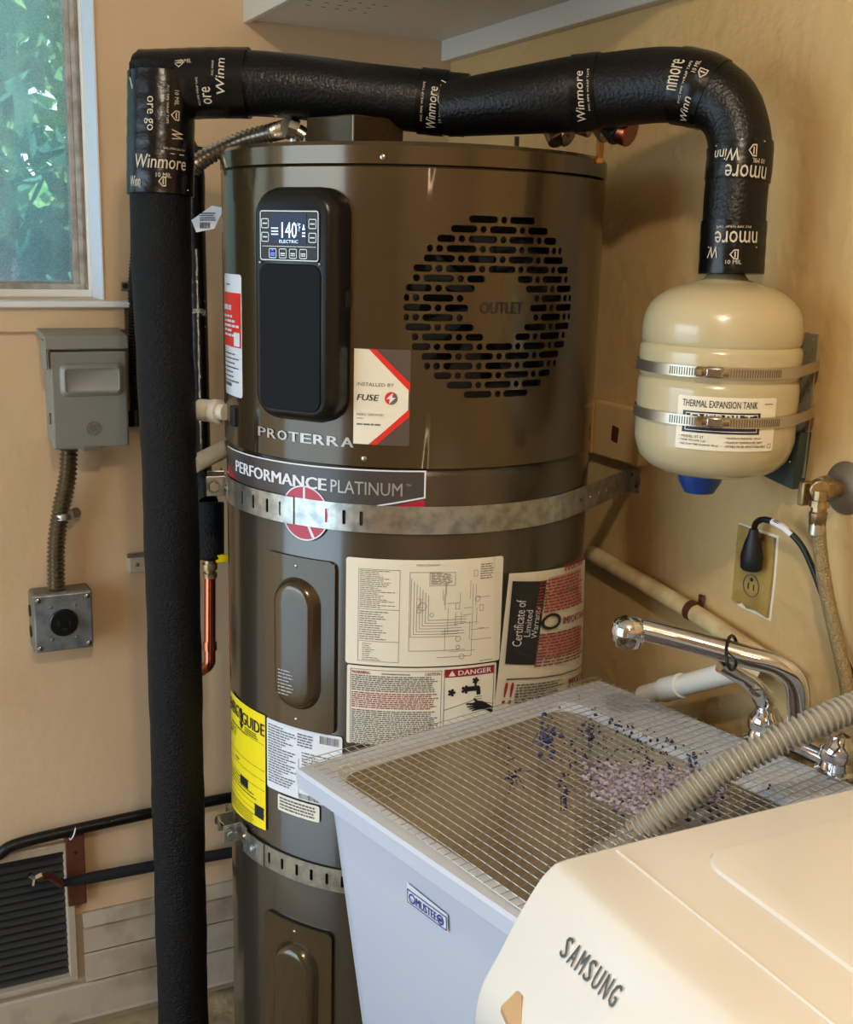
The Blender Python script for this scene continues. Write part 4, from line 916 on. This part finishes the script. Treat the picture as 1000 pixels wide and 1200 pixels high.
obj('hose', tube(B(), smoothpath(hp, 8), .0088, 16), 'braid', t); obj('crimp_sleeve', rod(B(), vb+Vector((0, 0, -.036)), vb+Vector((0, 0, -.055)), .0102), 'steelband', t)
# painted pipe slanting down the wall
dp_ = [P_on(693, 648, .018), P_on(760, 686, .018), P_on(820, 722, .018), P_on(880, 762, .018), P_on(935, 800, .018)]
t = thing('wall_pipe', 'paint-covered pipe slanting down the right wall behind the faucet', 'pipe', dp_[2])
obj('pipe', tube(B(), dp_, .0135, 20), 'pvcwall', t)
cq = P_on(812, 716, .018); dr = (dp_[2]-dp_[1]).normalized()
obj('brown_clip', rod(B(), cq-dr*.006, cq+dr*.006, .0155, 20), 'rust', t)
obj('clip_ear', box(B(), P_on(822, 706, .004), (.004, .012, .024)), 'rust', t, bevel=.003)
# white pvc drain pipe behind the tub
a, b = P_on(757, 812, .04), P_on(895, 778, .04)
a, b = atx(755, 815, 1.05), atx(880, 782, 1.05)
t = thing('drain_pipe', 'white plastic drain pipe with coupling running behind the tub', 'pipe', a)
obj('pipe', rod(B(), a, b, .0155, 24), 'pvc', t); d_ = (b-a).normalized(); obj('coupling', rod(B(), a+d_*.055, a+d_*.10, .0185, 24), 'pvc', t)

# ================================================================== LAUNDRY TUB
RZ = .965; TP = atz(345, 900, RZ); TU = Vector((.979, .204, 0)).normalized(); TV = Vector((TU.y, -TU.x, 0)); TD, TWd = .530, .530
TS = frame((TP.x, TP.y, 0), TU, TV, Vector((0, 0, 1)))        # u to the wall, v towards the washer, w up
t = thing('laundry_tub', 'white plastic laundry tub under a wire mesh, next to the washer', 'laundry tub', TS(TD/2, TWd/2, 0))
def loft(bm, specs, S, n=5, capb=True, capt=False):
    rings = [[bm.verts.new(S(p[0], p[1], w)) for p in rrect(a, b, c, d, r, n)] for a, b, c, d, r, w in specs]
    for A, Bq in zip(rings, rings[1:]):
        for k in range(len(A)): bm.faces.new((A[k], A[(k+1) % len(A)], Bq[(k+1) % len(A)], Bq[k]))
    if capb: bm.faces.new(rings[0][::-1])
    if capt: bm.faces.new(rings[-1])
    return bm
bm = loft(B(), [(.075, TD-.05, .075, TWd-.075, .05, .560), (.050, TD-.03, .050, TWd-.05, .055, .60), (.022, TD-.015, .022, TWd-.022, .045, RZ-.045), (.016, TD-.010, .016, TWd-.016, .035, RZ-.020)], TS, 8)
tb = obj('tub_body', bm, 'tub', t, smooth=50)
bm = B(); loft(bm, [(.002, TD, .002, TWd, .004, RZ-.024), (0, TD, 0, TWd, .004, RZ-.004), (.003, TD-.003, .003, TWd-.003, .004, RZ), (.030, TD-.095, .028, TWd-.028, .030, RZ), (.036, TD-.101, .034, TWd-.034, .035, RZ-.010)], TS, 6, capb=False)
loft(bm, [(.002, TD, .002, TWd, .004, RZ-.024), (.014, TD-.012, .014, TWd-.014, .02, RZ-.024)], TS, 6, capb=False); obj('rim', bm, 'tub', t, smooth=40)
bm = loft(B(), [(.036, TD-.101, .034, TWd-.034, .035, RZ-.010), (.075, TD-.13, .07, TWd-.07, .06, .66), (.12, TD-.17, .12, TWd-.12, .06, .625)], TS, 6, capb=False, capt=True); obj('basin', bm, 'tubin', t, smooth=50)
for a in (.10, TD-.08):
    for b in (.10, TWd-.10): obj('leg', rod(B(), TS(a, b, 0), TS(a, b, .60), .016, 12, .020), 'tub', t)
LS = lambda u, v, w: TS(.0185-w-v*.11+(.0), u, RZ-.10+v)          # front face of the tub
pa, pb = None, None
def tubface(u, v):                                                # pixel -> (along, height) on the tub front
    k = ray(u, v); P0 = TS(.030, 0, 0); s = (P0-CC).dot(TU)/k.dot(TU); P = CC+k*s; return (P-TS(0, 0, 0)).dot(TV), P.z
l0, l1 = tubface(484, 1031), tubface(531, 1089); l2 = tubface(484, 1046)
LF = lambda u, v, w: TS(.026+(RZ-.02-v)*.055-w-.006, u, v)
lt = obj('tub_label', shape(B(), [[(l0[0], l2[1]), (l1[0], l1[1]-.002), (l1[0], l1[1]+.020), (l0[0], l0[1])]], LF, .001, 0), 'white', t, smooth=0, recalc=False)
hL = l1[1]+.0005
bm = shape(B(), frame_loops(l0[0]+.001, l1[0]-.001, l1[1], l1[1]+.017, .0012), LF, .0016, 0); text(bm, 'MUSTEE', LF, l0[0]+(l1[0]-l0[0])*.24, l0[0]+(l1[0]-l0[0])*.74, l1[1]+.003, l1[1]+.013, .0016, .03)
shape(bm, ring(l0[0]+.010, l1[1]+.008, .006, .002, 14), LF, .0016, 0); shape(bm, ring(l1[0]-.012, l1[1]+.008, .006, .002, 14), LF, .0016, 0); shape(bm, [rrect(l1[0]-.015, l1[0]-.009, l1[1]+.006, l1[1]+.010)], LF, .0017, 0)
lab_print = put('label_print', bm, 'blueink', t)
# wire mesh sheet
ms = thing('wire_mesh', 'galvanised wire mesh sheet laid over the laundry tub', 'wire mesh', TS(TD/2, TWd/2, RZ))
mz = lambda u, v: RZ+.0035+.004*max(0, math.sin(u*9+1.0)*math.sin(v*7+.5))+.003*math.sin(v*13)**2*math.sin(u*5)**2
mu0, mu1, mv0, mv1 = .012, TD-.004, -.002, TWd-.002; cell = .0127
def wire(bm, pts, r):
    fr = frames(pts); rg = []
    for p, (t_, a, b) in zip(pts, fr): rg.append([bm.verts.new(p+(a*math.cos(2*pi*k/3)+b*math.sin(2*pi*k/3))*r) for k in range(3)])
    for A, Bq in zip(rg, rg[1:]):
        for k in range(3): bm.faces.new((A[k], A[(k+1) % 3], Bq[(k+1) % 3], Bq[k]))
bm = B(); i = 0
nu = int((mu1-mu0)/cell); nv = int((mv1-mv0)/cell)
for i in range(nu+1):
    u = mu0+i*cell; wire(bm, [TS(u+.0015*math.sin(v*8), v, mz(u, v)) for v in [mv0+(mv1-mv0)*k/22 for k in range(23)]], .00055)
obj('lengthwise_wires', bm, 'wire', ms, recalc=False)['kind'] = 'stuff'
bm = B()
for j in range(nv+1):
    v = mv0+j*cell; wire(bm, [TS(u, v+.0015*math.sin(u*9), mz(u, v)+.0008) for u in [mu0+(mu1-mu0)*k/22 for k in range(23)]], .00055)
obj('crosswise_wires', bm, 'wire', ms, recalc=False)['kind'] = 'stuff'
# lint caught in the mesh
def blob(bm, P, r, rnd, fl=.6):
    q = bmesh.ops.create_icosphere(bm, subdivisions=1, radius=r)['verts']
    for v in q: v.co = Vector((v.co.x*(1+rnd.uniform(-.35, .35)), v.co.y*(1+rnd.uniform(-.35, .35)), v.co.z*fl*(1+rnd.uniform(-.3, .3))))+P
def tubxy(u, v): P = atz(u, v, RZ+.004); d = P-TS(0, 0, 0); return d.dot(TU), d.dot(TV)
rnd = random.Random(11)
bm = B(); bmd = B()
import_pts = []
for k in range(900):                                             # the big honeycombed patch
    a, b = rnd.random(), rnd.random()
    u = 695+150*a+20*rnd.gauss(0, 1)*.3; v = 893+a*8+ (66*b)*(1-.55*abs(a-.45)*1.6)+a*4
    x, y = tubxy(u, v)
    if not (mu0 < x < TD-.1 and .04 < y < TWd-.03): continue
    gx = mu0+round((x-mu0)/cell)*cell; gy = mv0+round((y-mv0)/cell)*cell
    if rnd.random() < .75: x = gx+rnd.gauss(0, .0018); y = y
    else: y = gy+rnd.gauss(0, .0018)
    blob(bm, TS(x, y, mz(x, y)+.001), rnd.uniform(.0018, .0040), rnd, .8)
t = thing('lint_patch', 'lilac-grey honeycomb patch of lint caught in the mesh beside the hose', 'lint', TS(*tubxy(770, 925), RZ+.004))
o = obj('fluff', bm, 'lint', t); o['kind'] = 'stuff'
bm = B()
for k in range(120):
    a, b = rnd.random(), rnd.random(); x, y = tubxy(695+150*a, 893+a*10+62*b)
    x = mu0+(math.floor((x-mu0)/cell)+.5)*cell; y = mv0+(math.floor((y-mv0)/cell)+.5)*cell
    blob(bm, TS(x, y, mz(x, y)-.002), rnd.uniform(.0025, .0042), rnd, .7)
obj('hole_shade', bm, 'lintd', t)['kind'] = 'stuff'  # dark blobs in the cell centres stand in for shaded holes
bm = B()
for k in range(260):
    u, v = rnd.gauss(765, 75), rnd.gauss(872, 26); x, y = tubxy(u, v)
    if not (mu0+.02 < x < TD-.08 and .03 < y < TWd-.05): continue
    P = TS(x, y, mz(x, y)+.001); 
    for j in range(rnd.choice((1, 1, 2, 3))): blob(bm, P+Vector((rnd.gauss(0, .002), rnd.gauss(0, .002), rnd.uniform(-.006, .001))), rnd.uniform(.0007, .0022), rnd, 1.2)
t2_ = thing('lint_scatter', 'scattered dark lint specks over the middle of the mesh', 'lint', TS(*tubxy(765, 872), RZ+.004))
obj('specks', bm, 'lintd', t2_)['kind'] = 'stuff'
for (u, v, n_, s, lb) in ((640, 862, 44, 10, 'blue-purple tangled lint tuft nearest the far left of the mesh'), (600, 905, 16, 8, 'small dark lint tuft hanging through the mesh left of the blue one'), (692, 856, 16, 7, 'dark lint tuft near the mesh back, right of the blue tuft'), (663, 930, 12, 7, 'pale lint tuft near the centre of the mesh'), (812, 888, 12, 6, 'small purple star-shaped lint tuft just above the grey hose')):
    bm = B()
    for k in range(n_):
        x, y = tubxy(u+rnd.gauss(0, s*.6), v+rnd.gauss(0, s)); P = TS(x, y, mz(x, y)+.001)
        blob(bm, P+Vector((0, 0, rnd.uniform(-.010, .002))), rnd.uniform(.0014, .0042) if n_ > 20 else rnd.uniform(.0012, .0034), rnd, 1)
        if k % 2: wire(bm, [P, P+Vector((rnd.gauss(0, .006), rnd.gauss(0, .006), -rnd.random()*.02))], .0006)
    x, y = tubxy(u, v); o = obj('lint_tuft', bm, 'bluelint' if n_ > 20 or u == 812 else 'lintd'); tag(o, lb, 'lint', 'lint tufts on the mesh')
# ================================================================== FAUCET
t = thing('faucet', 'chrome swivel-spout faucet at the back of the laundry tub', 'faucet', TS(TD-.05, .2, RZ))
DZ = RZ
h1 = atz(895, 868, DZ); h2 = atz(980, 905, DZ); 
if h2.x > RW-.03: pass
def hub(P, par, nm='valve_hub'):
    return obj(nm, lathe(B(), P, (0, 0, 1), [(0, .027), (.004, .027), (.007, .021), (.016, .019), (.020, .023), (.034, .022), (.040, .017), (.050, .013), (.054, .0)], 28), 'chrome', par, smooth=50)
hub(h1, t); hub(h2, t)
mid = h1.lerp(h2, .5)
obj('bridge', tube(B(), [h1+Vector((0, 0, .012)), mid+Vector((0, 0, .014)), h2+Vector((0, 0, .012))], .013, 20), 'chrome', t)
# spout: rises between the hubs, bends and swings over the basin
sd = 1.44
sp0 = atd(938, 868, sd); sp1 = atd(937, 835, sd-.01); sp2 = atd(933, 800, sd-.02); sp3 = atd(912, 780, sd-.02); sp4 = atd(870, 768, sd-.01); sp5 = atd(800, 749, sd+.01); sp6 = atd(752, 737, sd+.02)
obj('spout', tube(B(), smoothpath([sp0, sp1, sp2, sp3, sp4, sp5, sp6], 10), .0143, 24), 'chrome', t)
nz_ = atd(737, 740, sd+.02)
obj('spout_end', lathe(B(), nz_+Vector((0, 0, .022)), Vector((0, 0, -1)), [(0, .0), (.002, .009), (.008, .0185), (.018, .0225), (.030, .021), (.040, .0165), (.042, .013), (.040, 0)], 28), 'chrome', t, smooth=60)
lv = [h1+Vector((0, 0, .050)), atd(893, 815, 1.46), atd(880, 800, 1.455), atd(862, 789, 1.45), atd(845, 779, 1.445)]
obj('lever', tube(B(), smoothpath(lv, 6), [.0135]*6+[.011]*8+[.010]*11, 16), 'chrome', t)
tag(obj('cable_tie', tube(B(), [atd(858+11*math.cos(a)*.6, 765+20*math.sin(a), 1.425+.03*math.cos(a+.6)) for a in [2*pi*k/20 for k in range(21)]], .0022, 8), 'black'), 'black cable tie looped round the faucet spout', 'cable tie')
# ================================================================== WASHER
WY1, WY0 = .705, .03
wprof = [(.545, 1.1215), (.510, 1.1208)]+[((p.x, p.z)) for p in [aty(u, v, .700) for u, v in ((655, 1009), (643, 1019), (632, 1032), (613, 1063), (599, 1089), (586, 1115), (573, 1138), (563, 1158), (557, 1182), (555, 1200))]]+[(.3985, .930), (.402, .86), (.402, .10), (.415, .09)]
for _ in range(2):                                       # round the fold of the front panel
    w2 = [wprof[0]]
    for (a, b), (c, d) in zip(wprof[:12], wprof[1:13]): w2 += [(a*.75+c*.25, b*.75+d*.25), (a*.25+c*.75, b*.25+d*.75)]
    wprof = w2+wprof[12:]
wbk = 1.095
ws = thing('washing_machine', 'white front-load washer in the lower right foreground', 'washing machine', (.75, .36, 0))
def slab(bm, prof, ya, yb, back, zb, inset=0):
    pts = [(back, zb)]+[(back, prof[0][1])]+prof+[(prof[-1][0], zb)]
    return pts
bm = B(); rings = []
n_p = len(wprof)
for y, ins_ in ((WY1, .010), (WY1-.0015, .005), (WY1-.004, .001), (WY1-.007, 0), (WY0+.018, 0), (WY0, .012)):
    pts = [(wbk, .02), (wbk, 1.1215-ins_*.5)]+[(x+ins_*(1 if z < 1.115 else .6), z-ins_*(.7 if z > .99 else 0)) for x, z in wprof]+[(.42, .02)]
    rings.append([bm.verts.new((p[0], y, p[1])) for p in pts])
for A, Bq in zip(rings, rings[1:]):
    for k in range(len(A)): bm.faces.new((A[k], A[(k+1) % len(A)], Bq[(k+1) % len(A)], Bq[k]))
bm.faces.new(rings[0]); bm.faces.new(rings[-1][::-1])
obj('cabinet', bm, 'washer', ws, smooth=40)
def wS(u, v, w):                                                  # front panel: u along -Y from far edge, v = height
    z = v; 
    for (x0, z0), (x1, z1) in zip(wprof, wprof[1:]):
        if z1 <= z <= z0: f = (z0-z)/(z0-z1); n_ = Vector((-(z0-z1), 0, (x0-x1))).normalized(); return Vector((x0+(x1-x0)*f, WY1-u, z))+n_*w
    return Vector((.402-w, WY1-u, z))
# raised strip along the front edge of the top and recessed top panel
obj('front_trim', bx(.5185, .5215, WY0+.01, WY1-.01, 1.1195, 1.1222), 'washer', ws, smooth=0, bevel=.001)
tpz = 1.1215
cr = atz(812, 1003, tpz); 
bm = loft(B(), [(cr.x, wbk-.02, WY0+.03, cr.y, .030, tpz-.0005), (cr.x+.002, wbk-.022, WY0+.032, cr.y-.002, .029, tpz+.0025), (cr.x+.008, wbk-.028, WY0+.038, cr.y-.008, .026, tpz+.0035)], lambda u, v, w: Vector((u, v, w)), 6, capb=False, capt=True)
obj('top_panel', bm, 'washer', ws, smooth=25)
for k, ch in enumerate('SAMSUNG'):
    p0, p1 = atz(672, 1107, 1.088), atz(741, 1171, 1.088); u0, u1 = WY1-p0.y, WY1-p1.y; wdt = (u1-u0)/7
    put('brand_letter', text(B(), ch, wS, u0+k*wdt, u0+k*wdt+wdt*.68, 1.0825, 1.0960, .0012, .022), 'chromeletter', ws)
q = atx(600, 1163, .408); uu = WY1-q.y
rcs = obj('handle_recess_shade', shape(B(), [[(uu-.010, .93), (uu-.006, 1.030), (uu+.001, 1.045), (uu+.008, 1.045), (uu+.030, 1.020), (uu+.075, .965), (uu+.090, .93)]], wS, .0015, .05, .001), 'tan', ws, smooth=0)  # flat tan patch: shade of the handle recess as colour, nothing is cut in
obj('door', lathe(B(), (.402, .36, .60), (-1, 0, 0), [(0, .20), (.03, .20), (.045, .185), (.045, .14), (.03, .13), (.028, 0)], 40), 'washer', ws)
for x in (.46, 1.04):
    for y in (.08, .65): obj('foot', rod(B(), (x, y, 0), (x, y, .025), .022), 'black', ws)
# ================================================================== GREY DRAIN HOSE
hz = [atd(700, 1010, 1.30), atd(745, 978, 1.29), atd(790, 944, 1.28), atd(850, 901, 1.28), atd(910, 869, 1.28), atd(960, 846, 1.28), atd(1010, 826, 1.29), atd(1050, 820, 1.30), Vector((1.075, .775, 1.06)), Vector((1.088, .728, .98)), Vector((1.088, .722, .80))]
hz = [Vector((p.x, p.y, p.z)) for p in hz]
t = thing('drain_hose', 'ribbed grey drain hose draped over the mesh behind the washer', 'hose', hz[1])
obj('hose', corr(smoothpath(hz, 12), .0150, .0024, .0074, 24, 6), 'hose', t)

# ================================================================== LEFT: disconnect box, conduit, receptacle
d0 = 2.1
a, b, c, d = aty(57, 396, d0), aty(148, 393, d0), aty(153, 523, d0), aty(70, 528, d0)
t = thing('disconnect_box', 'grey metal electrical disconnect box below the window', 'electrical box', (b.x, BW, c.z))
x0, x1, z0_, z1_ = a.x, b.x+.0, c.z, a.z
bm = bx(x0+.004, x1-.002, d0+.012, BW, z0_+.006, z1_-.004); obj('box_body', bm, 'box', t, smooth=0, bevel=.003)
bm = bx(x0, x1, d0, d0+.016, z0_, z1_-.024); obj('cover', bm, 'box', t, smooth=0, bevel=.004)
bm = B(); v_ = []
for x in (x0-.008, x1+.002):
    v_.append([bm.verts.new((x, y, z)) for y, z in ((BW, z1_+.012), (d0-.004, z1_+.003), (d0-.006, z1_-.020), (d0, z1_-.020), (d0+.006, z1_-.004), (BW, z1_-.002))])
for k in range(6): bm.faces.new((v_[0][k], v_[0][(k+1) % 6], v_[1][(k+1) % 6], v_[1][k]))
bm.faces.new(v_[0][::-1]); bm.faces.new(v_[1]); box(bm, (x0-.006, d0+.02, z1_-.03), (.004, .05, .05)); obj('hood', bm, 'box', t, smooth=0, bevel=.002)
DS = wallB(0, 0, d0)
e0_, e1_ = aty(69, 426, d0), aty(147, 463, d0)
bm = loft(B(), [(e0_.x, e1_.x-.003, e1_.z, e0_.z, .012, 0), (e0_.x+.003, e1_.x-.006, e1_.z+.003, e0_.z-.003, .010, .006), (e0_.x+.008, e1_.x-.011, e1_.z+.008, e0_.z-.008, .007, .008), (e0_.x+.011, e1_.x-.014, e1_.z+.011, e0_.z-.011, .005, .006)], DS, 5, False, True); obj('embossed_handle', bm, 'box', t, smooth=45)
lg = aty(110, 502, d0); bm = shape(B(), ring(lg.x, lg.z, .0125, .0014, 24), DS, .0008, 0, .001)
for k in range(4):
    a_ = k*pi/2+.5; shape(bm, ring(lg.x+.006*math.cos(a_), lg.z+.006*math.sin(a_), .0042, .001, 12), DS, .0008, 0, .001)
text(bm, 'GE', DS, lg.x-.006, lg.x+.006, lg.z-.005, lg.z+.005, .0009); obj('round_emblem', bm, 'galv', t, smooth=0, recalc=False)
q = aty(60, 492, d0+.03); obj('knockout', lathe(B(), (x0+.004, d0+.045, q.z), (-1, 0, 0), [(0, .010), (.003, .010), (.0035, .007), (.0035, 0)], 16), 'galv', t)
obj('hasp', bx(lg.x-.02, lg.x+.012, d0-.003, d0+.01, z0_-.004, z0_+.004), 'galv', t, smooth=0, bevel=.001)
# conduit
cpth = smoothpath([aty(81, 526, BW-.045), aty(79, 560, BW-.045), aty(71, 600, BW-.035), aty(66, 640, BW-.03), aty(66, 694, BW-.03)], 8)
t = thing('metal_conduit', 'flexible metal conduit from the grey box down to the square receptacle', 'conduit', cpth[-1])
obj('conduit', corr(cpth, .0145, .0022, .0085, 18), 'flexdark', t)
q = aty(75, 604, BW-.035); obj('conduit_clip', rod(B(), q+Vector((0, 0, -.006)), q+Vector((0, 0, .006)), .0175), 'zinc', t); obj('clip_ear', rod(B(), q+Vector((.024, .02, 0)), q+Vector((.024, .012, 0)), .009), 'galv', t)
# receptacle
ry = BW-.05
a, b, c = aty(38, 700, ry), aty(106, 690, ry), aty(109, 757, ry); x0, x1, z0_, z1_ = a.x, b.x+.001, c.z, (a.z+b.z)/2
t = thing('square_receptacle', 'square metal junction box with round black range receptacle', 'electrical box', ((x0+x1)/2, BW, z0_))
bb = obj('box_body', bx(x0-.002, x1+.002, ry, BW, z0_-.002, z1_+.002), 'galv', t, smooth=0, bevel=.006)
obj('cover_plate', bx(x0, x1, ry-.006, ry, z0_, z1_), 'plate', t, smooth=0, bevel=.003)
RS = wallB((x0+x1)/2, (z0_+z1_)/2, ry-.006)
obj('socket_face', lathe(B(), RS(0, 0, 0), (0, -1, 0), [(0, .026), (.003, .026), (.005, .024), (.005, 0)], 32), 'blackpl', t)
bm = B()
for u_s, v_s in ((-.010, .0), (.010, .0), (0, -.012)): box(bm, (u_s, v_s, .0053), (.003 if u_s else .008, .012 if u_s else .004, .0006), RS)
obj('socket_slots', bm, 'dark', t, smooth=0)
for sx in (-1, 1):
    for sz in (-1, 1): screw('screw', RS(sx*.044, sz*.046, 0), (0, -1, 0), .0052, 'steel', t, .003); screw('raised_dimple', RS(sx*.022, sz*.031, 0), (0, -1, 0), .0038, 'galv', t, .002)
for z in (-.02, .02): obj('knockout', lathe(B(), (x0-.002, BW-.025, RS(0, z, 0).z), (-1, 0, 0), [(0, .011), (.002, .011), (.0022, .008), (.0022, 0)], 16), 'dark', t)
# black corrugated cable behind the riser
cb = smoothpath([aty(160, 290, BW-.03), aty(157, 340, BW-.03), aty(157, 400, BW-.03), aty(158, 450, BW-.03), aty(160, 500, BW-.04)], 8)
t = thing('black_conduit', 'narrow dark ribbed conduit peeking out left of the black riser', 'conduit', cb[-1])
obj('conduit', corr(cb, .0105, .0012, .006, 14), 'blackpl', t); obj('elbow_fitting', rod(B(), cb[-4], cb[-1], .016), 'blackpl', t)
q = aty(147, 335, BW); obj('wall_clip', bx(q.x-.010, q.x+.014, BW-.006, BW, q.z-.009, q.z+.007), 'galv', t, bevel=.002); screw('screw', Vector((q.x-.002, BW-.006, q.z)), (0, -1, 0), .005, 'dark', t)
q = aty(162, 657, BW); t = thing('small_wall_box', 'tiny painted junction box half behind the black riser', 'electrical box', q)
obj('box_body', bx(q.x-.022, q.x+.02, BW-.018, BW, q.z-.020, q.z+.018), 'siding', t, smooth=0, bevel=.003); obj('lid', bx(q.x-.024, q.x+.02, BW-.020, BW-.012, q.z+.012, q.z+.018), 'galv', t, smooth=0); screw('screw', Vector((q.x-.006, BW-.018, q.z-.003)), (0, -1, 0), .004, 'galv', t)
# ================================================================== LOWER LEFT: pipes, vent, block, spigot
yb_ = BW-.022
pa = [aty(-60, 1006, yb_), aty(-8, 1003, yb_), aty(0, 996, yb_), aty(25, 987, yb_), aty(100, 970, yb_), aty(190, 950, yb_), aty(280, 934, yb_)]
t = thing('black_wall_pipe', 'upper black pipe running along the wall above the vent', 'pipe', pa[4])
q0, q1 = aty(20, 988, yb_), aty(300, 930, yb_); 
obj('pipe', tube(B(), smoothpath([aty(-60, 1015, yb_), aty(-5, 1003, yb_), aty(30, 986, yb_), aty(190, 950, yb_), aty(300, 929, yb_)], 6), .0112, 18), 'foam2', t)
q = aty(85, 975, yb_); obj('white_tie', tube(B(), [q+Vector((0, .0135*math.cos(a), .0135*math.sin(a)))+Vector((.006*math.sin(a), 0, 0)) for a in [2*pi*k/16 for k in range(17)]], .0014, 6), 'white', t)
t = thing('dark_wall_pipe', 'lower dark rusty pipe ending in a spigot over the vent', 'pipe', aty(150, 1022, yb_))
obj('pipe', tube(B(), [aty(68, 1036, yb_), aty(110, 1028, yb_), aty(190, 1013, yb_), aty(300, 994, yb_)], [.007, .0115, .0115, .0115], 18), 'dark', t)
sg = thing('spigot', 'small chrome-handled spigot in front of the black vent', 'spigot', aty(60, 1030, BW-.05))
q = aty(52, 1026, BW-.05); obj('spigot_body', tube(B(), [aty(72, 1036, BW-.035), aty(58, 1026, BW-.045), aty(48, 1028, BW-.055)], [.007, .008, .007], 12), 'rust', sg)
q = aty(41, 1029, BW-.06); bm = B()
for k in range(3): a = k*2*pi/3+.3; rod(bm, q, q+Vector((.014*math.cos(a), 0, .014*math.sin(a))), .005, 8)
obj('spigot_handle', bm, 'chrome', sg)
q = aty(88, 1018, BW-.0); za, zb5 = aty(88, 983, BW-.03).z, aty(88, 1062, BW-.03).z
t = thing('wood_block', 'reddish brown wood block fixed to the wall between two black pipes', 'block', q)
obj('block', bx(aty(77, 1010, BW-.01).x, aty(99, 1010, BW-.01).x, BW-.020, BW, zb5-.005, za), 'wood', t, smooth=0, bevel=.002); screw('knot', Vector((aty(88, 1000, BW-.012).x, BW-.020, aty(88, 997, BW-.012).z)), (0, -1, 0), .004, 'dark', t, .001)
vt = thing('wall_vent', 'black louvred vent low on the back wall at the left edge', 'vent', (VX1, BW, VZ0))
bm = bx(VX0-.02, VX1+.016, BW-.012, BW, VZ1, VZ1+.018); bx(VX1, VX1+.016, BW-.012, BW, VZ0, VZ1, bm); bx(VX0-.02, VX0, BW-.012, BW, VZ0, VZ1, bm); bx(VX0-.02, VX1+.016, BW-.012, BW, VZ0-.012, VZ0, bm); obj('vent_frame', bm, 'siding', vt, smooth=0, bevel=.002)
nsl = 17
for k in range(nsl):
    z = VZ0+(VZ1-VZ0)*(k+.5)/nsl; bm = B(); v_ = []
    for x in (VX0, VX1): v_.append([bm.verts.new((x, y, zz)) for y, zz in ((BW+.002, z-.005), (BW+.004, z-.006), (BW+.024, z+.005), (BW+.022, z+.006))])
    for j in range(4): bm.faces.new((v_[0][j], v_[0][(j+1) % 4], v_[1][(j+1) % 4], v_[1][j]))
    bm.faces.new(v_[0][::-1]); bm.faces.new(v_[1]); obj('slat', bm, 'slat', vt, smooth=0)
obj('vent_backing', bx(VX0, VX1, BW+.03, BW+.035, VZ0, VZ1), 'dark', vt, smooth=0)
# black drain hose at the heater foot
t = thing('floor_hose', 'black hose at the foot of the heater, by the floor', 'hose', atz(262, 1185, .03))
obj('hose', tube(B(), smoothpath([Vector((.56, 1.78, .012)), Vector((.60, 1.87, .05)), Vector((.66, 1.97, .16)), Vector((.70, 1.99, .30))], 6), .012, 12), 'black', t)
